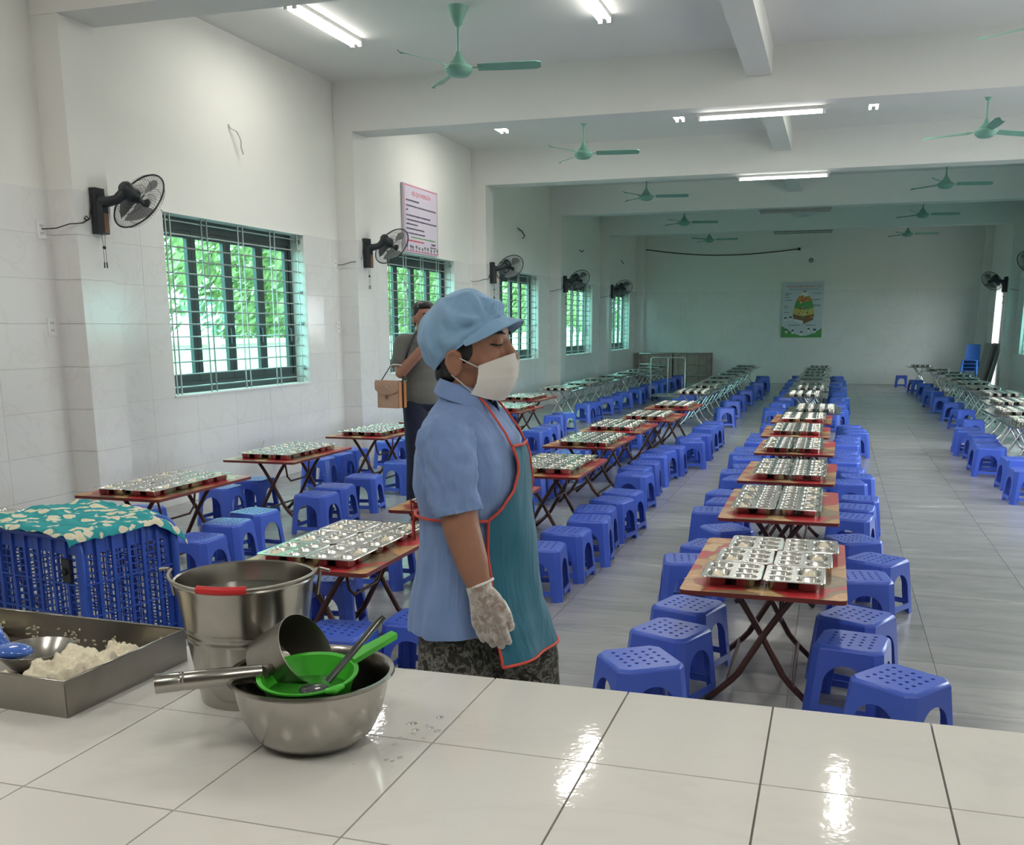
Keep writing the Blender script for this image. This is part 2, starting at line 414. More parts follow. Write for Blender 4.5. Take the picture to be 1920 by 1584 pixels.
for i in range(-1, 5):                                   # bays of the left wall
    ya, yb = Y0+i*BAY+BW, min(Y0+(i+1)*BAY, YB)
    far = i >= 4
    for z0, z1 in rows:
        if i >= 0 and z0 >= ZS-1e-6:
            segs = cuts(ya, WL+i*BAY, .6) + cuts(WR+i*BAY, yb, .6)
        elif i < 0: segs = cuts(max(ya, 4.75), yb, .6, 4.785)
        else: segs = cuts(ya, yb, .6)
        for a, b in segs: wall_tile_x(XL, 1, a, b, z0, z1, wl, far)
for i, p in enumerate(pillars):
    if i == 0: continue
    k = i-1; ya = Y0+k*BAY; yb = min(ya+BW, YB)
    for z0, z1 in rows:
        wall_tile_x(XP, 1, ya, yb, z0, z1, p, False)
        tile(UT, p, XL, XP-J/2, ya-.001, ya+TH, z0+J/2, z1-J/2)
o = stuff_l.build('tile', 'tile_white', wl); o['kind'] = 'stuff'
for z0, z1 in rows:
    for a, b in cuts(XL, XR, .6): tile(UT, wb, a+J/2, b-J/2, YB, YB+TH+.001, z0+J/2, z1-J/2)
mb = MB()
for i in range(2, 5):
    ya, yb = Y0+i*BAY+BW, min(Y0+(i+1)*BAY, YB)
    wa, wz = (DOOR if i == 4 else (WL+i*BAY, WR+i*BAY))
    for z0, z1 in rows:
        segs = cuts(ya, wa, .6)+cuts(wz, yb, .6) if (i == 4 or z0 >= ZS-1e-6) else cuts(ya, yb, .6)
        for a, b in segs: mb.box(XR, XR+TH+.001, a+J/2, b-J/2, z0+J/2, z1-J/2)
        mb.box(XPR, XPR+TH+.001, Y0+i*BAY, Y0+i*BAY+BW, z0+J/2, z1-J/2)
        mb.box(XPR+.001, XR, Y0+i*BAY-.001, Y0+i*BAY+TH, z0+J/2, z1-J/2)
o = mb.build('tile', 'tile_white', wr); o['kind'] = 'stuff'
# floor tiles 60 x 60
mb = MB(); fx = cuts(XL, XR, .6, .5-10*.6); fy = cuts(YF, YB, .6, 4.0-13*.6)
for a, b in fy:
    for c, d in fx:
        if 3.3 < a < 15.2: tile(UF, floor, c+J/2, d-J/2, a+J/2, b-J/2, -.007, 0)
        else: mb.box(c+J/2, d-J/2, a+J/2, b-J/2, -.007, 0)
o = mb.build('tile', 'floor_tile', floor); o['kind'] = 'stuff'

# windows -----------------------------------------------------------------
def make_window(name):
    """origin: inner wall face, near jamb, sill height; +y along the wall, -x outwards"""
    w, h = WR-WL, ZT-ZS
    root = bpy.data.objects.new(name, None); COL.objects.link(root); root['kind'] = 'structure'; root.empty_display_size = .05
    mb = MB(); mb.box(-.24, 0, -.0, .012, 0, h); mb.box(-.24, 0, w-.012, w, 0, h); mb.box(-.24, 0, 0, w, h-.012, h); mb.box(-.24, .012, 0, w, 0, .014)
    mb.build('reveal', 'wall_paint', root)
    x0, x1 = -.215, -.155
    mb = MB(); t = .05
    mb.box(x0, x1, .012, .012+t, .014, h-.012); mb.box(x0, x1, w-.012-t, w-.012, .014, h-.012)
    mb.box(x0, x1, .012+t, w-.012-t, .014, .014+t+.04); mb.box(x0, x1, .012+t, w-.012-t, h-.012-t-.05, h-.012)
    mb.build('frame', 'dark_frame', root)
    sw = (w-.024-2*t)/4
    for k in range(4):
        a = .012+t+k*sw; b = a+sw; z0, z1 = .104, h-.112; q = .062
        mb = MB(); xa, xb = -.20, -.165
        mb.box(xa, xb, a+.002, a+q, z0, z1); mb.box(xa, xb, b-q, b-.002, z0, z1); mb.box(xa, xb, a+q, b-q, z0, z0+q); mb.box(xa, xb, a+q, b-q, z1-q, z1)
        s = mb.build('sash', 'dark_frame', root)
        mb = MB(); mb.box(-.184, -.180, a+q-.005, b-q+.005, z0+q-.005, z1-q+.005); mb.build('pane', 'window_glass', s)
        if k in (1, 2, 3):
            mb = MB(); mb.box(-.165, -.135, b-.045, b-.02, .55, .57); mb.box(-.145, -.133, b-.045, b-.025, .43, .57); mb.build('handle', 'black_plastic', s)
    gx = -.055
    for k in range(14):
        z = .075+k*.105; mb = MB()
        mb.tube([(gx, .015, z), (gx, w-.012, z)], .0065, 6); mb.build('grille_bar', 'steel_bar', root, 60)
    for yv in (.10, .16, .60, .68, 1.17, 1.25, 1.73, 1.81, w-.075):
        mb = MB(); mb.tube([(gx+.012, yv, .014), (gx+.012, yv, h-.012)], .0075, 6); mb.build('grille_bar', 'steel_bar', root, 60)
    for z in (.16, .62, .93, 1.42):
        mb = MB(); mb.tube([(gx, w-.09, z), (gx, w-.012, z)], .006, 6); mb.lathe([(0, 0), (.02, 0), (.02, .01), (0, .012)], 12, (gx, w-.012, z), Matrix.Rotation(PI/2, 3, 'X')); mb.build('bracket', 'steel_bar', root, 60)
    return root
win = make_window('window_1'); win.location = (XL, WL, ZS)
for i in range(1, 5):
    c = copy_tree(win); c.name = 'window_%d' % (i+1); c.location = (XL, WL+i*BAY, ZS)
for i in range(2, 4):
    c = copy_tree(win); c.name = 'window_%d' % (i+4); c.location = (XR, WR+i*BAY, ZS); c.rotation_euler = (0, 0, PI)
# door opening at the far right: white jambs, dark open leaf
d = bpy.data.objects.new('door_1', None); COL.objects.link(d); d['kind'] = 'structure'; d.location = (XR, DOOR[0], 0)
w = DOOR[1]-DOOR[0]
mb = MB(); mb.box(0, .25, w-.03, w, 0, ZT); mb.box(0, .25, 0, .03, 0, ZT); mb.box(0, .25, .03, w-.03, ZT-.03, ZT); mb.build('jamb', 'white_plastic', d)
mb = MB(); mb.box(.17, .23, w-.10, w-.03, 0, ZT-.03); mb.box(.17, .23, .03, .10, 0, ZT-.03); mb.box(.17, .23, .10, w-.10, ZT-.11, ZT-.03); mb.build('frame', 'dark_frame', d)
mb = MB(); mb.box(.19, .24, .10, .10+w*.42, 0.02, ZT-.12); mb.build('door_leaf', 'dark_frame', d)

# daylight portals in the openings (they only steer sky samples)
def portal(x, y0, y1, z0, z1, sx):
    L = bpy.data.lights.new('window_daylight', 'AREA'); L.shape = 'RECTANGLE'; L.size = z1-z0; L.size_y = y1-y0
    o = bpy.data.objects.new('window_daylight', L); COL.objects.link(o); o.location = (x, (y0+y1)/2, (z0+z1)/2); o.rotation_euler = (0, -PI/2*sx, 0)
    L.cycles.is_portal = True
for i in range(5): portal(XL-.26, WL+i*BAY, WR+i*BAY, ZS, ZT, 1)
for a, b, z0, z1 in wins_r: portal(XR+.26, a, b, z0, z1, -1)

# outside: yard, cream boundary wall, trees -------------------------------
mb = MB(); mb.box(-40, XL-.3, -20, 90, -.4, -.15); mb.box(XR+.3, 40, -20, 90, -.4, -.15); struct('ground', mb, 'asphalt')
for X, nm in ((-9.6, 'wall_yard'), (9.0, 'wall_lane')):
    mb = MB(); mb.box(X-.1, X+.1, -10, 66, -.3, 1.22); mb.box(X-.14, X+.14, -10, 66, 1.22, 1.30)
    for k in range(25): mb.box(X-.16, X+.16, -10+3*k, -9.68+3*k, -.3, 1.36)
    struct(nm, mb, 'cream_wall')
def tree(x, y, h, r, label, seed):
    rd = random.Random(seed); t = thing('tree', label, 'tree', (x, y, -.3), 0, 'trees behind the cream yard wall')
    mb = MB(); pts = [(0, 0, 0), (.05, .02, h*.25), (-.05, .1, h*.5), (.08, .05, h*.8)]
    mb.tube(pts, [.16, .13, .10, .04], 8)
    for k in range(6):
        a = rd.random()*2*PI; z = h*(.3+.09*k); mb.tube([(0, .05, z), (math.cos(a)*r*.6, math.sin(a)*r*.6, z+r*.5)], [.05, .015], 5)
    mb.build('trunk', 'bark', t, 50)
    V = []; Fc = []
    for k in range(5200):
        while True:
            p = Vector((rd.uniform(-1, 1), rd.uniform(-1, 1), rd.uniform(-1, 1)))
            if p.length < 1 and p.length > .35 and mnoise.noise(p*2.6+Vector((seed, 0, 0))) > -.18: break
        p = Vector((p.x*r, p.y*r, h*.62+p.z*h*.46)); q = Vector((rd.gauss(0, 1), rd.gauss(0, 1), rd.gauss(0, .6))).normalized(); u = q.orthogonal().normalized(); w_ = q.cross(u); L = rd.uniform(.09, .17); b = len(V)
        V += [p-u*L, p+w_*L*.38, p+u*L, p-w_*L*.38]; Fc.append((b, b+1, b+2, b+3))
    link('foliage', mesh_from('foliage', V, Fc, 'leaf'), t)['kind'] = 'stuff'
for k, (x, y, h, r) in enumerate([(-12.4, 12.0, 5.6, 2.4), (-13.2, 16.0, 6.4, 2.7), (-12.2, 20.2, 5.4, 2.3), (-13.0, 24.5, 6.2, 2.7), (-12.4, 29.0, 5.8, 2.5), (-13.2, 34.0, 6.2, 2.8), (-12.5, 39.5, 5.4, 2.6), (-13.0, 46.0, 6.0, 2.8), (-12.4, 54.0, 5.2, 2.6)]):
    tree(x, y, h, r*.80, '%s leafy tree from counter end, behind the yard wall outside the windows' % ORD[k], 11+k)
# ------------------------------------------------------------------ serving counter
HC, YC, CT, CX0, CYJ = .74, 1.896, .2827, -.638, .354
ctr = thing('serving_counter', 'long white tiled serving counter in front of the dining tables', 'counter', (0, 0, 0))
mb = MB(); mb.box(-3.4, 2.6, .25, YC-.012, 0, HC-.012); mb.build('counter_body', 'grout', ctr)
for r in range(5):
    y1 = YC-r*CYJ; y0 = y1-CYJ
    for k in range(-10, 11):
        x0 = CX0+k*CT
        if x0 < -3.4 or x0 > 2.4: continue
        tile(UC, ctr, x0+.0018, x0+CT-.0018, y0+.0018, y1-.0018, HC-.012, HC)
for k in range(-10, 11):
    x0 = CX0+k*CT
    if x0 < -3.4 or x0 > 2.4: continue
    for z0 in (.0, .36): tile(UC, ctr, x0+.0018, x0+CT-.0018, YC-.012, YC, z0+.002, min(z0+.36, HC-.013))

# steel bucket with water
BK = (-1.078, 1.665, HC); t = thing('steel_bucket', 'steel bucket with red handle grip and dark water inside', 'bucket', BK)
prof = [(0, .004), (.090, .004), (.097, .0), (.0985, .012), (.1168, .128), (.1192, .131), (.1192, .136), (.1182, .139), (.1190, .146), (.1212, .149), (.1212, .154), (.1204, .158), (.1325, .232), (.1355, .2375), (.1365, .242), (.135, .2455), (.1315, .243), (.1295, .232), (.096, .016), (0, .014)]
mb = MB(); mb.lathe(prof, 56); mb.build('body', 'stainless', t, 35)
mb = MB(); mb.lathe([(0, .205), (.1225, .205)], 48); mb.build('water', 'water_dark', t)
def arc(c, r, a0, a1, n, tilt): # bail handle lying on the rim
    return [(c[0]+r*math.cos(a)*tilt[0], c[1]+r*math.sin(a), c[2]+r*abs(math.sin(a))*tilt[1]) for a in [a0+(a1-a0)*i/n for i in range(n+1)]]
mb = MB(); pts = []
for i in range(25):
    a = PI*i/24; x = -.143*math.cos(a); fw_ = math.sin(a); pts.append((x*.95+fw_*.04, x*.31-fw_*.128, .248+.010*(1-fw_)))
mb.tube(pts, .0034, 8); hb = mb.build('bail_handle', 'stainless_dull', t, 60)
mb = MB(); mb.tube(pts[9:15], .0085, 10); mb.build('grip', 'red_plastic', hb, 50)
for s in (-1, 1):
    mb = MB(); p = Vector((.140*s*.95, .140*s*.31, .236)); mb.tube([p+Vector((0, 0, -.03)), p+Vector((s*.006, 0, .0)), p+Vector((s*.01, 0, .024)), p+Vector((s*.03, 0, .02))], .004, 6); mb.build('handle_lug', 'stainless_dull', t, 60)

# steel basin with the tools in it
BW_ = (-.847, 1.497, HC); t = thing('steel_basin', 'deep steel basin holding a dipper and a green strainer', 'basin', BW_)
prof = [(0, .003), (.078, .003), (.088, .006), (.105, .022), (.122, .055), (.132, .095), (.1345, .118), (.141, .121), (.1465, .1255), (.1455, .130), (.138, .1285), (.1325, .122), (.129, .095), (.118, .055), (.100, .024), (.084, .009), (0, .007)]
mb = MB(); mb.lathe(prof, 64); mb.build('body', 'stainless', t, 35)
# dipper: deep cup on its side
t = thing('steel_dipper', 'steel dipper with thick round handle lying across the basin', 'dipper', (-.908, 1.528, .876))
ax = Vector((.80, -.06, .46)).normalized(); M = ax.to_track_quat('Z', 'Y').to_matrix()
mb = MB(); mb.lathe([(0, -.055), (.052, -.055), (.060, -.046), (.066, .035), (.068, .043), (.0665, .044), (.064, .035), (.058, -.044), (.05, -.052), (0, -.052)], 44, (0, 0, 0), M); cup = mb.build('cup', 'stainless_dull', t, 35)
mb = MB(); mb.lathe([(0, .012), (.0175, .012), (.0175, -.010), (0, -.010)], 26, M @ Vector((.0, .0685, -.012)), M @ Matrix.Rotation(PI/2, 3, 'X')); 
mb = MB(); h0 = Vector((.03, -.095, .008)); h1 = Vector((-.150, -.205, .018)); h0 = Vector((.0, -.090, .002)); h1 = Vector((-.150, -.182, -.002))
mb.tube([h0, h0.lerp(h1, .3), h0.lerp(h1, .72), h0.lerp(h1, .735), h0.lerp(h1, .75), h0.lerp(h1, .765), h0.lerp(h1, .78), h1], [.0150, .0158, .0164, .0152, .0164, .0152, .0164, .0172], 20); mb.build('handle', 'stainless', t, 45)
mb = MB(); mb.tube([h0, (.0, -.062, .0)], [.012, .010], 12); mb.build('bracket', 'stainless_dull', t, 50)
mb = MB(); c = M @ Vector((0, 0, .0)); 
def sticker(u, v):
    a = R_(205+34*(u-.5)); return M @ Vector((.0672*math.cos(a), .0672*math.sin(a), .022-.03*v))
mb.grid(sticker, 7, 3); 
# green strainer
t = thing('green_strainer', 'green plastic strainer bowl with handle lying inside the basin', 'strainer', (-.832, 1.460, .862))
M = Matrix.Rotation(R_(6), 3, 'X')
mb = MB(); mb.lathe([(0, -.056), (.045, -.054), (.066, -.034), (.080, .010), (.087, .015), (.087, .018), (.079, .016), (.062, -.032), (.042, -.050), (0, -.052)], 48, (0, 0, 0), M); mb.build('bowl', 'green_plastic', t, 40)
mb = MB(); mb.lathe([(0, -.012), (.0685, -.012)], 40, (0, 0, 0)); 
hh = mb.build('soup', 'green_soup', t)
p0 = Vector((.050, .062, .020)); p1 = Vector((.104, .132, .050)); d = (p1-p0); sd = Vector((d.y, -d.x, 0)).normalized()
mb = MB(); mb.add([p0-sd*.016, p0+sd*.016, p1+sd*.011, p1-sd*.011, p0-sd*.016+Vector((0, 0, .010)), p0+sd*.016+Vector((0, 0, .010)), p1+sd*.011+Vector((0, 0, .010)), p1-sd*.011+Vector((0, 0, .010))], [(0, 3, 2, 1), (4, 5, 6, 7), (0, 1, 5, 4), (1, 2, 6, 5), (2, 3, 7, 6), (3, 0, 4, 7)]); mb.build('handle', 'green_plastic', t)
mb = MB(); mb.tube([(.064, -.058, .010), (.078, -.054, .012), (.084, -.036, .014)], [.005, .008, .005], 8); mb.build('rest_lug', 'green_plastic', t, 50)
# smoky ladle
t = thing('smoky_ladle', 'smoky grey ladle standing inside the green strainer', 'ladle', (-.79, 1.455, .858))
mb = MB(); mb.tube([(0, -.005, .012), (.03, .03, .055), (.062, .062, .10), (.072, .072, .112)], [.0085, .0085, .0095, .007], 10, flat=.6); mb.build('handle', 'smoky_plastic', t, 50)
mb = MB(); mb.ball((-.018, -.018, .0), (.028, .024, .009)); mb.build('scoop', 'smoky_plastic', t, 60)

# rice pan
t = thing('rice_pan', 'large rectangular steel pan with leftover cooked rice', 'pan', (-1.66, 1.637, HC), R_(-2))
px, py, ph, tw = .325, .178, .072, .0035
mb = MB(); mb.box(-px, px, -py, py, 0, .004)
for s in (-1, 1):
    mb.box(-px, px, s*py-tw/2, s*py+tw/2, 0, ph); mb.box(s*px-tw/2, s*px+tw/2, -py, py, 0, ph)
pan = mb.build('body', 'stainless_dull', t)
mb = MB()
mb.tube([(-px, -py, ph), (px, -py, ph), (px, py, ph), (-px, py, ph)], .0032, 6, closed=True); mb.build('rim', 'stainless', t, 60)
def lumps(c, rx, ry, h, seed, n=34, m=14, fr=18):
    mb = MB()
    def fn(u, v):
        a = 2*PI*u; r = math.cos(v*PI/2); p = Vector((rx*r*math.cos(a), ry*r*math.sin(a), h*(1-r**3.2)))
        q = p*fr+Vector((seed*3.1, seed, 0)); k = .92+.38*mnoise.noise(q)+.25*mnoise.noise(q*2.3)+.18*mnoise.noise(q*5.1)
        p = Vector((p.x*(.75+.25*k), p.y*(.75+.25*k), max(0, p.z*k)));  return p+Vector(c)
    mb.grid(fn, n, m, True); mb.f.append(tuple(len(mb.v)-n+j for j in range(n))); mb.m.append(0); return mb
for k, (x, y, rx, ry, h) in enumerate([(.250, -.03, .070, .130, .062), (.175, -.02, .085, .11, .058), (.11, -.115, .08, .05, .034), (.22, .105, .075, .055, .046), (.27, -.125, .045, .035, .034), (-.22, .13, .09, .045, .035)]):
    lumps((x, y, .004), rx, ry, h, k+1, 60, 26, 26).build('rice', 'rice', t, True)
rd = random.Random(3); mb = MB()                        # grains stuck to the pan
for k in range(420):
    if rd.random() < .45: p = Vector((rd.uniform(-px+.02, px-.02), py-.005, .012+abs(rd.gauss(0, .02)))); 
    else: p = Vector((rd.uniform(-px+.02, px-.03), rd.uniform(-py+.01, py-.01), .007))
    if mnoise.noise(p*14) < .02: continue
    a = rd.random()*PI; mb.tube([p, p+Vector((math.cos(a)*.008, math.sin(a)*.003, rd.uniform(-.003, .004)))], .0022, 4)
o = mb.build('rice_grains', 'rice', t); o['kind'] = 'stuff'
t = thing('steel_bowl', 'shiny steel bowl set inside the rice pan under the blue ladle', 'bowl', (-1.60, 1.655, HC+.0045))
mb = MB(); mb.lathe([(0, .001), (.035, .0), (.055, .012), (.074, .036), (.080, .044), (.0815, .046), (.079, .046), (.071, .036), (.052, .014), (.033, .004), (0, .004)], 44); mb.build('body', 'stainless', t, 40)
t = thing('blue_ladle', 'glossy blue rice ladle leaning in the steel bowl', 'ladle', (-1.632, 1.625, HC+.045))
mb = MB(); mb.ball((0, 0, .004), (.046, .034, .017), 24, 14); mb.build('scoop', 'blue_ladle', t, True)
mb = MB(); mb.tube([(-.03, .012, .010), (-.06, .03, .028), (-.10, .05, .06), (-.17, .085, .10)], [.012, .009, .009, .011], 12, flat=.55); mb.build('handle', 'blue_ladle', t, True)

# ------------------------------------------------------------------ blue crate with floral cloth
CR = (-3.165, 3.60, 0)
t = thing('plastic_crate', 'tall blue lattice plastic crate standing on the floor behind the counter', 'crate', CR, R_(-12))
cw, cd, chh = .31, .235, .62
def lattice(w0, w1, z0, z1, colw, rowh, fine, place, mbx):
    def bar(a0, a1, b0, b1, th, pr=0.0): place(mbx, a0, a1, b0, b1, th, pr)
    bar(w0, w1, z1-.075, z1, .008); bar(w0, w1, z0, z0+.03, .008); bar(w0, w0+.03, z0, z1, .008); bar(w1-.03, w1, z0, z1, .008)
    k = int((w1-w0)/colw); 
    for i in range(1, k): x = w0+(w1-w0)*i/k; bar(x-.008, x+.008, z0, z1, .010, .010)
    m_ = int((z1-z0)/rowh)
    for j in range(1, m_): z = z0+(z1-z0-.06)*j/m_; bar(w0, w1, z-.003, z+.003, .010, .012)
    x = w0
    while x < w1: bar(x-.003, x+.003, z0, z1, .004); x += fine
    z = z0
    while z < z1-.07: bar(w0, w1, z-.003, z+.003, .004); z += fine
def pl_front(mb, a0, a1, b0, b1, th, pr): mb.box(a0, a1, -cd-pr, -cd-pr+th, b0, b1)
def pl_back(mb, a0, a1, b0, b1, th, pr): mb.box(a0, a1, cd+pr-th, cd+pr, b0, b1)
def pl_right(mb, a0, a1, b0, b1, th, pr): mb.box(cw+pr-th, cw+pr, a0, a1, b0, b1)
def pl_left(mb, a0, a1, b0, b1, th, pr): mb.box(-cw-pr, -cw-pr+th, a0, a1, b0, b1)
for pl, a, b in ((pl_front, -cw, cw), (pl_back, -cw, cw), (pl_right, -cd, cd), (pl_left, -cd, cd)):
    mb = MB(); lattice(a, b, 0, chh, .078, .125, .031, pl, mb); mb.build('lattice_side', 'crate_blue', t)
mb = MB(); mb.box(-cw, cw, -cd, cd, chh-.012, chh); mb.build('top_panel', 'crate_blue', t)
for s in (-1, 1):                                     # thick rounded rims at both ends
    y = s*(cd+.012); mb = MB(); pts = [(x, y, z+chh/2) for x, z in rrect(2*cw+.02, chh, .06, 5)]; mb.tube(pts, .017, 8, closed=True); mb.build('rim', 'crate_blue', t, 60)
mb = MB(); mb.box(.205, .255, -cd-.018, -cd-.008, chh-.19, chh-.09); mb.ball((.225, -cd-.022, chh-.145), (.014, .012, .014)); mb.build('latch', 'black_plastic', t)
cl = MB()
def clf(u, v):
    x = (u-.5)*.72; y = (v-.5)*.60; z = chh+.021
    z += .016*mnoise.noise(Vector((x*9, y*9, 1)))+.011*mnoise.noise(Vector((x*22, y*22, 4)))+.012
    ox = max(0, x-cw-.015); oy = max(0, abs(y)-cd-.045); z -= ox*1.0+oy*.7
    x = min(x, cw+.03+.2*ox); z -= .10*max(0, (u-.75)*4)*max(0, (v-.72)*3.5)
    return Vector((x+.012*mnoise.noise(Vector((y*8, x*8, 0))), y+.010*mnoise.noise(Vector((x*7, y*9, 9))), z))
cl.grid(clf, 54, 46); me = cl.mesh('floral_cloth', 'floral_cloth', True); me = solid(me, .003)
o = link('floral_cloth', me, None, CR, (0, 0, R_(-12))); tag(o, 'teal cloth with cream flowers draped over the blue crate', 'cloth')

# ------------------------------------------------------------------ folding tables
def make_table(steel):
    root = thing('folding_table', 'folding table', 'table')
    mb = MB(); w, l, ht, th = .60, 1.0, .50, .017
    out = rrect(w, l, .025, 4); k = len(out); mb.prism(out, ht-th, ht)
    for i in range(2, len(mb.m)): mb.m[i] = 1
    mb.m[0] = 1
    tm = ['stainless_bright', 'stainless'] if steel else ['table_print', 'red_edge']
    mb.build('tabletop', tm, root)
    lm = 'chrome_leg' if steel else 'brown_leg'
    for sy in (-1, 1):
        for s in (-1, 1):
            y = sy*.29+s*.012; mb = MB()
            mb.tube([(-s*.135, y, .483), (-s*.075, y, .40), (0, y, .28), (s*.085, y, .125), (s*.11, y, .095), (s*.195, y, .012)], .0130, 8)
            mb.build('leg', lm, root, 50)
            mb = MB(); mb.tube([(s*.185, y, .021), (s*.205, y, .008)], .014, 8)
            mb.build('foot_cap', 'black_plastic', root.children[-1], 50)
    for s in (-1, 1):
        mb = MB(); mb.tube([(s*.135, -.30, .476), (s*.135, .30, .476)], .010, 8); mb.build('top_rail', lm, root, 50)
        mb = MB(); mb.tube([(s*.125, -.30, .085), (s*.125, .30, .085)], .008, 8); mb.build('cross_rod', lm, root, 50)
    mb = MB(); mb.tube([(.06, -.20, .47), (.06, -.17, .34), (.06, -.12, .30), (.06, .12, .30), (.06, .17, .34), (.06, .20, .47)], .007, 7); mb.build('lock_rod', lm, root, 60)
    return root
TABW, TABS = make_table(False), make_table(True)
# ------------------------------------------------------------------ trays
TW, TL, TD = .218, .262, .040
def tray_mesh():
    cups = []
    # (cx, cy, w, l) : two wells on one side, three on the other
    for cx, cy, w, l in [(-.052, -.046, .088, .130), (-.052, .076, .088, .084), (.053, -.084, .086, .066), (.053, 0.0, .086, .072), (.053, .084, .086, .066)]:
        cups.append((cx, cy, w, l))
    outer = rrect(TW, TL, .022, 4)
    loops = [rrect(w, l, .026, 4, cx, cy) for cx, cy, w, l in cups]
    mb = MB(); v, f = plate_with_holes(outer, [list(reversed(q)) for q in loops], TD); mb.add(v, f)
    for (cx, cy, w, l), lp in zip(cups, loops):
        L2 = rrect(w-.008, l-.008, .024, 4, cx, cy); L3 = rrect(w-.016, l-.016, .020, 4, cx, cy); L4 = rrect(w-.028, l-.028, .016, 4, cx, cy); k = len(lp)
        vs = [(x, y, TD) for x, y in lp]+[(x, y, TD-.004) for x, y in L2]+[(x, y, .006) for x, y in L3]+[(x, y, .0) for x, y in L4]
        fs = [(r*k+i, r*k+(i+1) % k, (r+1)*k+(i+1) % k, (r+1)*k+i) for r in range(3) for i in range(k)]; fs.append(tuple(3*k+i for i in range(k)))
        mb.add(vs, fs)
    k = len(outer); o2 = rrect(TW+.006, TL+.006, .025, 4)
    mb.add([(x, y, TD) for x, y in outer]+[(x, y, TD-.003) for x, y in o2], [(i, k+i, k+(i+1) % k, (i+1) % k) for i in range(k)])
    return mb.mesh('meal_tray', 'stainless_bright', 40)
TRAY = tray_mesh()
RICE = [lumps((-.052, -.048, .003), .034, .050, .036, 20+k, 26, 12, 40).mesh('rice', 'rice', True) for k in range(4)]
BITS = [lumps((.053, cy, .003), .030, .022, .016, 31+k, 16, 7, 60).mesh('rice', 'rice', True) for k, cy in enumerate((0.0, .083))]
# ------------------------------------------------------------------ stools
SH, SA, SB_, SCH = .285, .128, .152, .030
def sd_(z): return SB_+(SA-SB_)*z/SH
ZSP, ZAP, LEGW = .125, .218, .032
def stool_meshes():
    def place(k, u, z, off=0): # side k, lateral u
        d = sd_(z)+off; a = k*PI/2; x, y = d, u
        return Vector((x*math.cos(a)-y*math.sin(a), x*math.sin(a)+y*math.cos(a), z))
    seat = MB()
    for k in range(4):
        n = 18; top = []; bot = []
        wt = SA-SCH
        for i in range(n+1):
            if i == 0 or i == n: u = (-1 if i == 0 else 1)*(sd_(ZSP)-SCH); z = ZSP; ut = (-1 if i == 0 else 1)*wt
            else:
                a = PI*(1-(i-1)/(n-2)); ow = sd_(ZSP)-SCH-LEGW; u = ow*math.cos(a)*1.0; z = ZSP+(ZAP-ZSP)*math.sin(a)**.85; ut = u*wt/(sd_(ZSP)-SCH)
            bot.append(place(k, u, z)); top.append(place(k, ut, SH-.014))
        seat.add(bot+top, [(i, i+1, n+2+i, n+1+i) for i in range(n)])
        # chamfer strip to the next side
        nx = (k+1) % 4
        seat.add([place(k, sd_(ZSP)-SCH, ZSP), place(nx, -(sd_(ZSP)-SCH), ZSP), place(nx, -wt, SH-.014), place(k, wt, SH-.014)], [(0, 1, 2, 3)])
    def ring(a, c, z): return [(a, -(a-c), z), (a, a-c, z), (a-c, a, z), (-(a-c), a, z), (-a, a-c, z), (-a, -(a-c), z), (-(a-c), -a, z), (a-c, -a, z)]
    rs = [ring(SA, SCH, SH-.014), ring(SA-.003, SCH, SH-.006), ring(SA-.010, SCH-.003, SH)]
    seat.add([p for r in rs for p in r], [(r*8+i, r*8+(i+1) % 8, (r+1)*8+(i+1) % 8, (r+1)*8+i) for r in range(2) for i in range(8)])
    holes = []
    for r in range(5):
        for c in range(5 if r % 2 == 0 else 4):
            x = (r-2)*.037; y = (c-(2 if r % 2 == 0 else 1.5))*.038
            holes.append([(x+0.0085*math.cos(-2*PI*i/6), y+.0085*math.sin(-2*PI*i/6)) for i in range(6)])
    v, f = plate_with_holes([(x, y) for x, y, z in rs[2]], holes, SH); seat.add(v, f)
    seat = solid(seat.mesh('seat', 'stool_blue'), .004)
    leg = MB()
    for z0, z1 in ((0, ZSP),):
        a0, a1 = sd_(z0)-SCH, sd_(z1)-SCH
        leg.add([place(0, a0-LEGW*.9, z0), place(0, a0, z0), place(0, a1, z1), place(0, a1-LEGW, z1)], [(0, 1, 2, 3)])
        leg.add([place(0, a0, z0), place(1, -a0, z0), place(1, -a1, z1), place(0, a1, z1)], [(0, 1, 2, 3)])
        leg.add([place(1, -a0, z0), place(1, -(a0-LEGW*.9), z0), place(1, -(a1-LEGW), z1), place(1, -a1, z1)], [(0, 1, 2, 3)])
    leg = solid(leg.mesh('leg', 'stool_blue'), .006)
    bar = MB(); q = sd_(.05)-SCH-LEGW+.004
    bar.add([place(0, -q, .034), place(0, q, .034), place(0, q, .062), place(0, -q, .062)], [(0, 1, 2, 3)]); bar = solid(bar.mesh('crossbar', 'stool_blue'), .006)
    whole = bmesh.new()
    for me, reps in ((seat, 1), (leg, 4), (bar, 4)):
        for k in range(reps):
            st = len(whole.verts); whole.from_mesh(me); whole.verts.ensure_lookup_table()
            bmesh.ops.rotate(whole, verts=whole.verts[st:], cent=(0, 0, 0), matrix=Matrix.Rotation(k*PI/2, 3, 'Z'))
    wm = bpy.data.meshes.new('plastic_stool'); whole.to_mesh(wm); whole.free(); wm.materials.append(MATS['stool_blue'])
    for me in (seat, leg, bar, wm):
        me.polygons.foreach_set('use_smooth', [True]*len(me.polygons)); me.set_sharp_from_angle(angle=R_(32))
    return seat, leg, bar, wm
SEAT, LEG, BAR, STOOL = stool_meshes()
def make_stool():
    t = thing('plastic_stool', 'blue plastic stool', 'stool'); link('seat', SEAT, t)
    for k in range(4): link('leg', LEG, t, rot=(0, 0, k*PI/2))
    for k in range(4): link('crossbar', BAR, t, rot=(0, 0, k*PI/2))
    return t
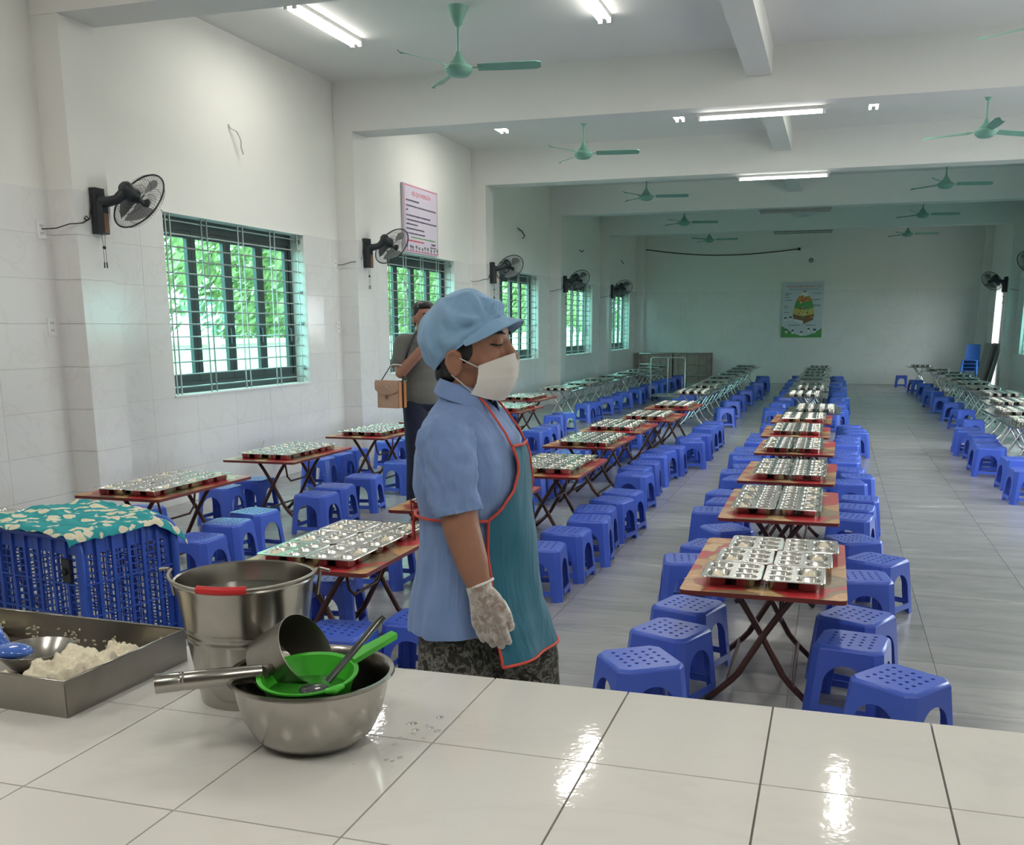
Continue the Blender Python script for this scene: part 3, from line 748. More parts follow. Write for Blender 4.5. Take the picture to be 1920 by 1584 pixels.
STOOL_T = make_stool(); first = {'st': True, 'tw': True, 'ts': True}
def put_stool(x, y, rz, label, group):
    if y < 11.5:
        o = STOOL_T if first['st'] else copy_tree(STOOL_T); first['st'] = False
    else: o = link('plastic_stool', STOOL)
    o.location = (x, y, 0); o.rotation_euler = (0, 0, rz); tag(o, label, 'stool', group); return o
# rows of tables: (x centre, y of the counter end, steel?)
ROWS = {
 'window row': [(-4.04, 3.28, 0), (-3.96, 4.82, 0), (-4.05, 6.50, 0), (-4.08, 8.20, 0), (-4.02, 9.70, 0), (-3.74, 11.20, 0), (-4.07, 13.10, 0)]+[(-4.15, 15.30+1.36*k, 1) for k in range(8)],
 'second row from windows': [(-2.04, 3.53, 0), (-1.97, 4.90, 0), (-1.86, 6.33, 0), (-1.97, 8.00, 0), (-1.98, 9.27, 0), (-1.87, 10.56, 0), (-1.87, 12.10, 0)]+[(-1.98-.01*k, 14.92+1.47*k, 1) for k in range(8)],
 'third row from windows': [(-.205, 3.65, 0), (-.23, 5.16, 0), (-.245, 6.49, 0), (-.255, 8.0, 0), (-.30, 9.30, 0), (-.29, 10.71, 0), (-.20, 11.98, 1)]+[(-.36, 14.74+1.5*k, 1) for k in range(8)],
 'door side row': [(1.98, 10.75, 1), (2.0, 12.10, 1), (2.16, 13.75, 1), (2.26, 15.43, 1), (2.22, 16.85, 1), (2.24, 18.3, 1), (2.25, 19.75, 1), (2.30, 21.2, 1), (2.30, 22.6, 1), (2.2, 24.1, 1), (2.0, 26.3, 1)],
}
STOOLS = {  # measured places of stools near the camera: (row, table number): list of (x, y, rotation in degrees, side)
 ('third row from windows', 0): [(-.61, 3.46, 34), (-.56, 3.86, -23), (-.54, 4.25, -19), (.28, 3.50, -36), (.13, 3.90, -10), (.15, 4.28, -26)],
 ('third row from windows', 1): [(-.66, 5.13, 10), (-.60, 5.52, -18), (-.56, 6.02, 32), (.27, 5.40, -30), (.19, 4.99, 8), (.16, 5.90, 30)],
 ('window row', 1): [(-3.46, 4.88, 0), (-3.56, 5.34, 6), (-3.60, 5.72, -8), (-4.40, 5.60, 3)],
 ('window row', 2): [(-3.55, 6.48, -3), (-3.60, 6.86, 5), (-3.62, 7.40, 8), (-4.42, 6.58, 0), (-4.40, 7.02, 4)],
 ('window row', 0): [(-4.50, 3.52, 6), (-4.50, 3.92, -8)],
 ('second row from windows', 0): [(-1.83, 3.47, 5), (-1.58, 3.72, 0), (-1.60, 4.30, 8), (-2.50, 3.9, 0), (-2.28, 4.26, 10)],
 ('second row from windows', 1): [(-1.49, 5.22, 4), (-1.46, 5.67, -3), (-1.42, 6.10, 6), (-2.42, 5.2, 0)],
}
rd = random.Random(21); ntray = 0
for row, lst in ROWS.items():
    for i, (x, y0, st) in enumerate(lst):
        rl = 'in '+row; yc = y0+.5; z = ORD[i]
        key = 'ts' if st else 'tw'; src = TABS if st else TABW
        o = src if first[key] else copy_tree(src); first[key] = False
        rz = R_(rd.uniform(-1.2, 1.2)); o.location = (x, yc, 0); o.rotation_euler = (0, 0, rz)
        tag(o, '%s folding table, %s from counter %s' % ('steel' if st else 'red flower print', z, rl), 'table', 'folding tables in rows')
        far = y0 > 19.5
        cols = (-.1145, .1145); ys = (-.272, .0, .272) if not far else (-.20, .12)
        jx = rd.uniform(-.03, .03); jy = rd.uniform(-.05, .03)
        if row == 'third row from windows' and i == 0: jx, jy = .02, -.02
        for ci, cx in enumerate(cols):
            for ri, cy in enumerate(ys):
                q = link('meal_tray', TRAY, None, (x+cx+jx+rd.uniform(-.001, .001)+(.024*(ri-1) if (row[0] == 't' and i == 0) else 0), yc+cy+jy+rd.uniform(-.002, .002), .5003), (0, 0, rz*.3+(PI if ci else 0)+R_(rd.uniform(-.4, .4))))
                pos = ('counter-end', 'middle', 'far-end')[ri] if not far else ('counter-end', 'far-end')[ri]
                tag(q, 'steel tray, %s %s, on %s table %s' % (pos, 'window side' if ci == 0 else 'door side', z, rl), 'tray', 'meal trays on the tables'); ntray += 1
                if y0 < 14: link('rice', RICE[rd.randrange(4)], q)
                if y0 < 7 and rd.random() < .25: link('rice', BITS[rd.randrange(2)], q)
        sp = STOOLS.get((row, i)); k6 = []
        if sp is None:
            for s in (-1, 1):
                for yy in ((-.37, 0.0, .37) if y0 < 13 else ((-.1,) if (s > 0 and row[0] == 's') or row[0] == 'd' else (-.2, .25))):
                    if row == 'door side row' and s > 0 and y0 > 14: continue
                    if row == 'window row' and s < 0 and y0 > 14: continue
                    k6.append((x+s*(.43+rd.uniform(-.04, .05)), yc+yy+rd.uniform(-.015, .015), rd.uniform(-15, 15) if y0 < 13 else rd.uniform(-35, 35)))
        else: k6 = sp
        for s in (-1, 1):
            grp = sorted([q for q in k6 if (q[0] > x) == (s > 0)], key=lambda q: q[1]); nm = {1: ['the only one'], 2: ['counter end', 'far end'], 3: ['counter end', 'middle', 'far end'], 4: ['counter end', 'second', 'third', 'far end']}
            for gi, (sx, sy, sr) in enumerate(grp):
                put_stool(sx, sy, R_(sr), 'blue plastic stool, %s, %s, by %s table %s' % ('window side' if s < 0 else 'door side', nm[len(grp)][gi], z, rl), 'blue stools along the tables')
# a lone stool pulled out beside the door side row
for k, (sx, sy) in enumerate(((1.60, 9.28), (1.90, 9.62), (1.64, 10.05))):
    put_stool(sx, sy, R_(6), '%s blue stool from the counter of three before the door side row' % ORD[k], 'blue stools before the door side row')
print('trays', ntray)

# small things on the counter and one spoon
rd = random.Random(44); mb = MB()
for k in range(26):
    x = -.685+rd.gauss(0, .025); y = 1.56+rd.gauss(0, .075); r = rd.uniform(.002, .009); mb.lathe([(r, 0), (r*.8, .0008), (.0001, .0012)], 10, (x, y, HC))
o = mb.build('water_drops', 'water_clear', None, True); tag(o, 'scattered clear water drops on the white counter beside the basin', 'water', kind='stuff')
t = thing('serving_spoon', 'thin steel spoon standing in a tray on third table in window row', 'spoon', (-4.22, 6.80, .512))
mb = MB(); mb.tube([(0, 0, 0), (.03, .02, .06), (.045, .03, .10)], [.004, .004, .006], 7, flat=.5); mb.build('handle', 'stainless_bright', t, 50)
mb = MB(); mb.ball((-.006, -.004, -.002), (.02, .014, .006)); mb.build('bowl', 'stainless_bright', t, True)
# ------------------------------------------------------------------ wall fans
def make_wall_fan():
    t = thing('wall_fan', 'black wall fan', 'fan')            # origin on the mounting face, +x out of the wall
    mb = MB(); mb.box(0, .05, -.05, .05, -.16, .15); mb.build('mount', 'fan_dark', t)
    mb = MB(); mb.prism([(.05, -.045), (.085, -.03), (.085, .03), (.05, .045)], -.16, .06); sw = mb.build('switch_box', 'fan_dark', t)
    mb = MB(); mb.box(.086, .0875, -.022, .022, -.15, -.02); mb.build('sticker', 'ink_brown', sw)
    mb = MB(); mb.tube([(.04, 0, .06), (.11, 0, .055), (.17, .02, .07), (.212, .05, .115)], [.045, .036, .034, .040], 12); mb.build('arm', 'fan_dark', t, 50)
    ax = Vector((.17, .80, -.53)).normalized(); M = ax.to_track_quat('Z', 'X').to_matrix(); hub = Vector((.245, .165, .075))
    mb = MB(); mb.lathe([(0, -.165), (.035, -.163), (.052, -.145), (.058, -.06), (.05, -.035), (.03, -.03), (0, -.03)], 24, hub, M); mb.build('motor', 'fan_dark', t, 40)
    R0 = .225
    def circ(r, z, k=44): return [hub+M @ Vector((r*math.cos(2*PI*i/k), r*math.sin(2*PI*i/k), z)) for i in range(k)]
    mb = MB(); mb.tube(circ(R0, .0), .0062, 6, closed=True); mb.build('cage_rim', 'fan_dark', t, 60)
    mb = MB()
    for s, zz in ((1, .055), (-1, -.045)):
        for k in range(64):
            a = 2*PI*k/64; e = Vector((math.cos(a), math.sin(a), 0))
            pr = [(.052, zz), (.14, zz), (.195, zz*.82), (R0, 0)]
            mb.tube([hub+M @ Vector((e.x*r, e.y*r, z)) for r, z in pr], .0011, 3, cap=False)
        for r, z in ((.10, zz), (.15, zz*.95)): mb.tube(circ(r, z, 36), .0014, 4, closed=True)
    mb.build('cage_wires', 'fan_dark', t)
    mb = MB(); mb.lathe([(0, .062), (.045, .060), (.055, .054), (.055, .050), (0, .050)], 24, hub, M); mb.build('badge', 'fan_dark', t, 40)
    mb = MB(); mb.lathe([(0, -.02), (.026, -.018), (.028, .025), (0, .032)], 18, hub, M); mb.build('hub', 'fan_dark', t, 40)
    for k in range(3):
        a0 = 2*PI*k/3+.5; mb = MB()
        def bl(u, v):
            a = a0+(u-.5)*(.35+.9*min(1, v*1.6)); r = .026+.165*v
            return hub+M @ Vector((r*math.cos(a), r*math.sin(a), (u-.5)*-.045*(.4+v)))
        mb.grid(bl, 9, 8); link('blade', solid(mb.mesh('blade', 'fan_blade', True), .0018), t)
    mb = MB()
    for s in (-1, 1): mb.tube([(.05, s*.018, -.16), (.05, s*.010, -.235), (.05, s*.012, -.35)], .0016, 4); mb.tube([(.05, s*.012, -.35), (.05, s*.014, -.39)], .005, 6)
    mb.ball((.05, 0, -.25), (.012, .014, .012)); mb.build('pull_cord', 'cord_black', t)
    mb = MB(); mb.tube([(.02, -.05, .11), (.01, -.062, .0), (.008, -.075, -.06), (.01, -.10, -.075), (.008, -.13, -.06), (.012, -.11, -.045), (.012, -.09, -.065), (.012, -.15, -.095), (.012, -.213, -.105), (-.03, -.235, -.108), (-.12, -.26, -.135), (-.19, -.285, -.14), (-.212, -.30, -.14)], .0042, 6); mb.build('power_cord', 'cord_black', t, 60)
    return t
WF = make_wall_fan()
for i in range(5):
    o = WF if i == 0 else copy_tree(WF); o.location = (XP, 6.19+BAY*i, 2.275); o.rotation_euler = (0, 0, R_((0, -8, 0, -4, 3)[i]))
    tag(o, ['black wall fan beside the first window, nearest the serving counter', 'black wall fan on the pillar before the window with the lilac notice', 'black wall fan on the third pillar of the window wall', 'black wall fan on the fourth pillar of the window wall', 'black wall fan on the last pillar of window wall before back wall'][i], 'fan', 'wall fans on the pillars')
for i, y in enumerate((Y0+4*BAY+.2, Y0+3*BAY+.2)):
    o = copy_tree(WF); o.location = (XPR, y, (2.30, 2.42)[i]); o.scale = (-1, 1, 1); o.rotation_euler = (0, 0, R_(16))
    tag(o, ['black wall fan above the open door by the back wall', 'black wall fan on the door side wall, one pillar before the door'][i], 'fan', 'wall fans on the pillars')
# ------------------------------------------------------------------ ceiling fans
def make_ceiling_fan():
    t = thing('ceiling_fan', 'green ceiling fan', 'fan')      # origin at the ceiling
    mb = MB(); mb.lathe([(0, 0), (.086, 0), (.082, -.02), (.03, -.14), (.014, -.155), (0, -.155)], 24); mb.build('canopy', 'fan_green', t, 40)
    mb = MB(); mb.tube([(0, 0, -.14), (0, 0, -.36)], .012, 10); mb.build('rod', 'fan_green', t, 50)
    mb = MB(); mb.lathe([(0, -.335), (.016, -.335), (.028, -.37), (.062, -.415), (.068, -.425), (.066, -.435), (.088, -.442), (.112, -.455), (.118, -.472), (.108, -.498), (.075, -.525), (.03, -.535), (0, -.535)], 32); mb.build('motor', 'fan_green', t, 35)
    for k in range(3):
        a = 2*PI*k/3; M = Matrix.Rotation(a, 4, 'Z'); mb = MB()
        def bl(u, v):
            r = .16+.52*v; w = .105*(.62+.38*math.sin(min(1, v*1.6)*PI/2))*(1 if v < .93 else math.sqrt(max(.05, 1-((v-.93)/.07)**2)))
            return M @ Vector((r, (u-.5)*w, -.462-(u-.5)*.034))
        mb.grid(bl, 5, 16); b = link('blade', solid(mb.mesh('blade', 'fan_green', 50), .004), t)
        mb = MB(); mb.tube([M @ Vector((.10, 0, -.465)), M @ Vector((.20, 0, -.466))], .014, 6, flat=.35); mb.build('blade_iron', 'fan_green', b)
    return t
CF = make_ceiling_fan(); k = 0
LR = [8, 8, 10, 12, 0]; RR = [25, 35, 12, 10, 5]
for i in range(5):
    for s, X, A in ((0, -3.085, LR), (1, 1.42, RR)):
        o = CF if k == 0 else copy_tree(CF); k += 1
        o.location = (X, 8.34+BAY*i+(.05 if s else 0), ZC-(0.0)); o.rotation_euler = (0, 0, R_(A[i]))
        tag(o, 'green three-blade ceiling fan, %s from counter in the %s line' % (ORD[i], 'door side' if s else 'window side'), 'fan', 'ceiling fans in two lines')
# ------------------------------------------------------------------ tube lights
def make_fixture(lit, single=False):
    t = thing('tube_light', 'tube light', 'light')            # origin at the mounting face, tubes along y
    hw = .022 if single else .05; mb = MB(); mb.prism([(-hw, -.62), (hw, -.62), (hw, .62), (-hw, .62)], -.03, 0); mb.build('housing', 'white_plastic' if lit else 'housing_off', t)
    for s in ((0,) if single else (-1, 1)):
        mb = MB(); mb.tube([(s*.038, -.585, -.052), (s*.038, .585, -.052)], .0135, 10); mb.build('tube', 'tube_lit' if lit else 'tube_off', t, 50)
        for e in (-1, 1):
            mb = MB(); mb.box(s*.038-.016, s*.038+.016, min(e*.60, e*.575), max(e*.60, e*.575), -.07, -.02); mb.build('socket', 'white_plastic' if lit else 'housing_off', t)
    return t
def add_lamp(t, w):
    L = bpy.data.lights.new('tube_glow', 'AREA'); L.shape = 'RECTANGLE'; L.size = .12; L.size_y = 1.15; L.energy = w; L.color = (1.0, .955, .87); L.spread = PI
    o = bpy.data.objects.new('tube_glow', L); COL.objects.link(o); o.parent = t; o.location = (0, 0, -.075)
FIX = {(True, False): make_fixture(True), (True, True): make_fixture(True, True), (False, True): make_fixture(False, True)}; uses = {k: 0 for k in FIX}
def put_light(x, y, z, rz, lit, label, single=False):
    kk = (lit, single); src = FIX[kk]; o = src if uses[kk] == 0 else copy_tree(src); uses[kk] += 1
    o.location = (x, y, z); o.rotation_euler = (0, 0, rz); tag(o, label, 'light', 'tube lights on ceiling and beams')
    return o
lamps = []
SPOT = ['along the window side', 'second from the windows', 'third from the windows', 'along the door side']
BAYN = ['behind the counter', 'over the tables nearest the counter', 'in the first bay beyond the counter', 'in the second bay beyond the counter', 'in the third bay beyond the counter', 'in the fourth bay', 'in the last bay']
for b in (-2, -1, 0, 1):
    for i, x in enumerate((-4.28, -2.0, .25, 2.52)):
        lamps.append((put_light(x, 8.34+b*BAY, ZC, 0, True, 'lit double tube light %s %s' % (SPOT[i], BAYN[b+2])), 1.25 if b == -2 else 1))
for i in range(4):
    lit = i < 2
    o = put_light(-.83, Y0+(i+1)*BAY+BW-.09, ZB, PI/2, lit, '%s tube light under the %s ceiling beam from the counter' % ('lit' if lit else 'unlit', ORD[i+1]), True)
    if lit: lamps.append((o, 1))
for o, f in lamps: add_lamp(o, TUBE_W*f)
# ------------------------------------------------------------------ wall posters
def text_mesh(body, size, mat, align='CENTER'):
    cu = bpy.data.curves.new('txt', 'FONT'); cu.body = body; cu.size = size; cu.align_x = align; cu.align_y = 'CENTER'; cu.resolution_u = 3
    o = bpy.data.objects.new('txt', cu); COL.objects.link(o); dg = bpy.context.evaluated_depsgraph_get(); dg.update()
    me = bpy.data.meshes.new_from_object(o.evaluated_get(dg)); bpy.data.objects.remove(o); bpy.data.curves.remove(cu)
    me.materials.clear(); me.materials.append(MATS[mat]); me.name = 'lettering'; return me
def textw(me): xs = [v.co.x for v in me.vertices]; return max(xs)-min(xs)
def put_text(body, parent, size, mat, x, z, width=None, align='CENTER'):
    me = text_mesh(body, size, mat, align); s = (width/textw(me)) if width else 1
    return link('lettering', me, parent, (x, -.0012, z), (PI/2, 0, 0), (s, 1 if width else 1, 1))
def scribble(parent, x0, x1, z, h, mat, seed):     # text too small to read: word-long strokes
    rd = random.Random(seed); mb = MB(); x = x0
    while x < x1:
        w = rd.uniform(.012, .045); w = min(w, x1-x); mb.box(x, x+w, -.0014, 0, z-h/2*rd.uniform(.75, 1), z+h/2*rd.uniform(.75, 1)); x += w+.009
    return mb.build('text_line', mat, parent)
# lilac notice above the second window (faces +x): local x along the wall, -y out of the wall
t = thing('notice_board', 'lilac printed notice board with red heading above the second window', 'poster', (XL+.035, 12.64, 2.815), PI/2)
bw, bh = 1.13, .82
mb = MB(); mb.box(-bw/2, bw/2, 0, .035, -bh/2, bh/2); mb.build('board', 'poster_lilac', t)
mb = MB()
for a, b, c, d in ((-bw/2+.02, bw/2-.02, bh/2-.022, bh/2-.014), (-bw/2+.02, bw/2-.02, -bh/2+.014, -bh/2+.022), (-bw/2+.02, -bw/2+.027, -bh/2+.02, bh/2-.02), (bw/2-.027, bw/2-.02, -bh/2+.02, bh/2-.02)): mb.box(a, b, -.001, 0, c, d)
mb.build('border', 'ink_red', t)
put_text('NỘI QUY PHÒNG ĂN', t, .075, 'ink_red', .0, .30, .62)
for k, (x1, z) in enumerate([(-.08, .215), (.50, .15), (-.44, .10), (.30, .035), (.51, -.02), (-.14, -.07), (.08, -.125), (.10, -.18)]): scribble(t, -.50, x1, z, .021, 'ink_dark', k)
scribble(t, -.36, .46, -.225, .018, 'ink_green', 20); scribble(t, -.45, .06, -.27, .020, 'ink_red', 21); scribble(t, .32, .46, -.275, .028, 'ink_dark', 22); scribble(t, .28, .48, -.315, .018, 'ink_dark', 23)
rd = random.Random(5); mb = MB()
for k in range(11):
    x = -.5+k*.1+rd.uniform(-.02, .02); h = rd.uniform(.05, .085)
    mb.tube([(x, -.002, -.40), (x+rd.uniform(-.01, .01), -.002, -.40+h)], .004, 4)
    for q in range(5): a = R_(20+35*q); mb.tube([(x, -.002, -.40+h*.6), (x+math.cos(a)*.04, -.002, -.40+h*.6+math.sin(a)*.035)], .003, 4)
mb.build('plant_print', 'ink_grey', t)
# food pyramid poster on the back wall (faces -y)
t = thing('food_poster', 'faded food pyramid poster hung on the back wall', 'poster', (-.885, YB-.03, 1.885), 0)
bw, bh = 1.02, 1.40
mb = MB(); mb.box(-bw/2, bw/2, 0, .012, -bh/2, bh/2); mb.build('sheet', 'poster_pale', t)
put_text('THÁP DINH DƯỠNG CHO TRẺ 6-11 TUỔI', t, .07, 'ink_red', 0, .595, .86)
put_text('(TRUNG BÌNH CHO MỘT NGƯỜI TRONG 1 NGÀY)', t, .04, 'ink_dark', 0, .525, .72)
def flat(parent, name, poly, mat, y=-.0016):
    mb = MB(); mb.add([(x, y, z) for x, z in poly], [tuple(range(len(poly)))]); return mb.build(name, mat, parent)
lev = [(.46, .06, 'ink_grey'), (.36, .12, 'ink_white'), (.24, .20, 'ink_orange'), (.06, .245, 'ink_green'), (-.10, .27, 'ink_yellow'), (-.22, .25, 'ink_brown')]
w0, z0 = .0, .50
for z, w, m_ in lev:
    flat(t, 'pyramid_layer', [(-w+.03, z), (.03, z-w*.22), (.03, z0-w0*.22), (-w0+.03, z0)], m_); flat(t, 'pyramid_layer', [(.03, z-w*.22), (w+.03, z), (w0+.03, z0), (.03, z0-w0*.22)], m_, -.0018); w0, z0 = w, z
flat(t, 'pyramid_base', [(-.22, -.22), (.03, -.275), (.03, -.36), (-.22, -.27)], 'ink_white'); flat(t, 'pyramid_base', [(.03, -.275), (.28, -.22), (.28, -.25), (.03, -.36)], 'ink_brown')
rd = random.Random(9)
for k in range(34):
    z = rd.uniform(-.2, .36); w = .25*(.5-z)/.7; x = .03+rd.uniform(-w, w); r = rd.uniform(.012, .028)
    flat(t, 'food_print', [(x+r*math.cos(2*PI*i/8), z+r*.8*math.sin(2*PI*i/8)) for i in range(8)], rd.choice(['ink_green', 'ink_orange', 'ink_yellow', 'ink_red', 'ink_brown', 'ink_white']), -.003)
for k, (x0, x1, z) in enumerate([(-.46, -.30, .42), (-.46, -.36, .38), (-.46, -.34, .32), (-.46, -.28, .25), (-.46, -.37, .10), (-.46, -.36, .06), (-.46, -.32, -.06), (.24, .46, .42), (.24, .44, .26), (.26, .45, .13), (.26, .44, .10), (-.34, -.04, -.385), (.10, .36, -.385)]): scribble(t, x0, x1, z, .018, 'ink_dark', 40+k)
hill = [(-bw/2, -bh/2), (bw/2, -bh/2), (bw/2, -.46)]+[(bw/2-.1-.1*k*.9, -.46-.20*math.sin(PI*(k+1)/10)) for k in range(8)]+[(-bw/2, -.40)]
flat(t, 'meadow_print', hill, 'ink_green')
for k, (x, z, r) in enumerate([(-.42, -.20, .034), (-.29, -.18, .034), (-.38, -.50, .034), (-.22, -.52, .034), (.0, -.56, .032), (.18, -.48, .032), (.33, -.50, .042)]):
    flat(t, 'figure_print', [(x+r*math.cos(2*PI*i/10), z+r*.7*math.sin(2*PI*i/10)) for i in range(10)], 'ink_dark', -.003); flat(t, 'figure_print', [(x-.02, z-.02), (x+.02, z-.02), (x+.03, z-.09), (x-.03, z-.09)], 'ink_white', -.0025)
# ------------------------------------------------------------------ small things on the walls
def plate(x, y, z, label, nm='wall_socket'):
    t = thing(nm, label, 'socket', (x, y, z)); mb = MB(); mb.box(0, .009, -.04, .04, -.06, .06); mb.build('plate', 'white_plastic', t)
    mb = MB()
    for s in (-.025, .025): mb.box(.009, .0105, -.012, -.007, s-.008, s+.008); mb.box(.009, .0105, .007, .012, s-.008, s+.008)
    mb.build('slots', 'ink_grey', t)
PN = ['first', 'second', 'third', 'fourth', 'fifth']
for i in range(5):
    plate(XL, 5.89+BAY*i, 2.13, 'white wall socket with fan plug, before %s pillar of window wall' % PN[i])
    plate(XL, 5.90+BAY*i, 1.48, 'white lower wall socket before %s pillar of window wall' % PN[i])
for i, pts in enumerate([[(0, 0, .12), (.02, .0, .09), (.05, .05, .07), (.06, .10, 0), (.05, .11, -.06), (.05, .14, -.11)], None, [(0, 0, .06), (.04, .1, .02), (.06, .2, -.05), (.05, .12, -.10)], [(0, 0, 0), (.05, .06, -.04), (.06, .12, .0)], [(0, 0, .05), (.04, .08, 0), (.05, .14, -.03)]]):
    if not pts: continue
    mb = MB(); mb.tube(pts, .009, 6); o = mb.build('cable_stub', 'white_plastic' if i == 0 else 'cord_black', None, 60, loc=(XL-.006, 8.31+BAY*i, 3.11 if i == 0 else 3.05))
    tag(o, 'loose cable end sticking out of the wall above the %s window' % PN[i], 'cable')
    if i == 0: mb = MB(); mb.tube([pts[-2], pts[-1]], .006, 6); mb.build('bare_end', 'cord_black', o)
mb = MB(); pts = [(-5.2+4.14*u, YB-.02, 3.53-.11*u-.16*math.sin(PI*u)) for u in [i/24 for i in range(25)]]; mb.tube(pts, .012, 6)
o = mb.build('hanging_cable', 'cord_black', None, 60); tag(o, 'long dark cable sagging across the top of the back wall', 'cable')
t = thing('security_camera', 'small dark camera at the end of the sagging cable', 'camera', (-1.05, YB, 3.42)); mb = MB(); mb.tube([(0, 0, .03), (0, -.06, .0)], .02, 8); mb.build('mount', 'white_plastic', t, 50); mb = MB(); mb.box(-.035, .035, -.15, -.06, -.04, .025); mb.build('body', 'black_plastic', t)
mb = MB(); mb.lathe([(.035, 0), (.06, 0), (.06, .02), (.035, .02), (.035, 0)], 20, (0, 0, 0), Matrix.Rotation(PI/2, 3, 'X')); o = mb.build('wall_ring', 'ink_grey', None, 40, loc=(-.74, YB, 3.13)); tag(o, 'small round cable outlet ring on the back wall', 'ring')
t = thing('sill_cup', 'small cream cup standing on the sill of the third window', 'cup', (XL-.05, WR+2*BAY-.16, ZS+.0145)); mb = MB(); mb.lathe([(0, .002), (.03, 0), (.035, .09), (.033, .09), (.028, .006), (0, .006)], 18); mb.build('body', 'white_cloth', t, 40)
# ------------------------------------------------------------------ things at the far end
def folded_table(loc, rz, lean, label, group, wide=.98, tall=.80, mat='table_back'):
    t = thing('folded_table', label, 'folded table', loc, rz, group)
    M = Matrix.Rotation(-lean, 4, 'X')
    mb = MB(); mb.box(-wide/2, wide/2, -.012, .012, 0, tall); mb.move(M); mb.build('board', mat, t)
    for z in (tall-.015, tall*.62, tall*.24):
        mb = MB(); mb.tube([M @ Vector((-wide*.40, -.03, z)), M @ Vector((wide*.40, -.03, z))], .012, 7); mb.build('leg_rail', 'chrome_leg', t, 50)
    for x in (-.4, -.16, .16, .4):
        mb = MB(); mb.tube([M @ Vector((wide*x, -.025, .03)), M @ Vector((wide*x, -.03, tall-.02))], .010, 7); mb.build('leg', 'chrome_leg', t, 50)
for s, X in enumerate((-4.68, -3.66)):
    for k in range(3):
        folded_table((X+.02*k, YB-.33+.09*k, 0), 0, R_(-8), '%s folded table of the %s stack leaning on the back wall' % (('front', 'middle', 'rear')[k], ('left', 'right')[s].replace('left', 'window side').replace('right', 'inner')), 'folded tables against the back wall')
for k in range(2):
    folded_table((XR-.42+.12*k, 25.0-.25*k, 0), PI/2*-1+PI, R_(-10), '%s grey folded table leaning on the door side wall' % ('front', 'rear')[k], 'grey folded tables by the door', 1.1, 1.10, 'grey_board')
mb = MB(); mb.tube([(XR-.45, 23.7, 0), (XR-.12, 24.2, 1.15)], .014, 8); o = mb.build('broom_stick', 'trolley_steel', None, 50); tag(o, 'thin metal pole leaning by the grey folded tables', 'pole')
t = thing('tray_trolley', 'empty steel trolley frame with tall push rail between table rows', 'trolley', (-3.16, 20.3, 0))
mb = MB(); mb.tube([(-.34, 0, .06), (-.34, 0, .84), (-.31, 0, .87), (.31, 0, .87), (.34, 0, .84), (.34, 0, .06)], .014, 8); mb.build('push_rail', 'trolley_steel', t, 50)
mb = MB(); mb.tube([(0, 0, .12), (0, 0, .87)], .011, 8); mb.build('post', 'trolley_steel', t, 50)
mb = MB(); mb.box(-.34, .34, -.02, .62, .10, .13); mb.build('deck', 'trolley_steel', t)
for x in (-.3, .3):
    for y in (.03, .57):
        mb = MB(); mb.lathe([(0, -.015), (.045, -.015), (.05, 0), (.045, .015), (0, .015)], 14, (x, y, .05), Matrix.Rotation(PI/2, 3, 'Y')); mb.build('wheel', 'black_plastic', t, 40)
def chair(loc, rz, label):
    t = thing('plastic_chair', label, 'chair', loc, rz, 'stacked blue chairs')
    mb = MB(); mb.grid(lambda u, v: Vector(((u-.5)*.36, -.18+.36*v, .40+.012*math.cos(PI*(u-.5)))), 6, 6); link('seat', solid(mb.mesh('seat', 'chair_blue', 40), .012), t)
    mb = MB(); mb.grid(lambda u, v: Vector(((u-.5)*(.34-.03*v), .18+.05*v+.03*(1-(2*u-1)**2), .41+.36*v)), 8, 7); link('backrest', solid(mb.mesh('backrest', 'chair_blue', 40), .012), t)
    for sx in (-1, 1):
        for sy in (-1, 1):
            mb = MB(); mb.tube([(sx*.155, sy*.155, .40), (sx*.185, sy*.19, 0)], [.022, .017], 6); mb.build('leg', 'chair_blue', t, 50)
for k in range(4): chair((3.12, 26.75, .085*k), R_(-15), '%s blue plastic chair of the stack in the back corner' % ('lowest', 'second', 'third', 'topmost')[k])
# ------------------------------------------------------------------ people
def capsule(mb, a, b, ra, rb, n=16):
    a, b = Vector(a), Vector(b); d = b-a; L = max(d.length, 1e-5); q = d.normalized().to_track_quat('Z', 'X').to_matrix(); pr = []
    for i in range(6): t = -PI/2+PI/2*i/5; pr.append((ra*math.cos(t), ra*math.sin(t)))
    for i in range(6): t = PI/2*i/5; pr.append((rb*math.cos(t), L+rb*math.sin(t)))
    pr = [(max(r, 1e-4), z) for r, z in pr]; mb.lathe(pr, n, a, q, True, True)
def chain(mb, pts, rs):
    for i in range(len(pts)-1): capsule(mb, pts[i], pts[i+1], rs[i], rs[i+1])
def skin_of(mb, vox, mat, name, it=6, fac=.5):
    return baked(mb.mesh(name, mat), [('REMESH', dict(mode='VOXEL', voxel_size=vox)), ('SMOOTH', dict(iterations=it, factor=fac))], mat, True, name)
def interp(tab, z):
    tab = sorted(tab)
    if z <= tab[0][0]: return tab[0][1:]
    for p, q in zip(tab, tab[1:]):
        if z <= q[0]:
            f = (z-p[0])/(q[0]-p[0]); f = f*f*(3-2*f)*.5+f*.5; return tuple(a+(b-a)*f for a, b in zip(p[1:], q[1:]))
    return tab[-1][1:]
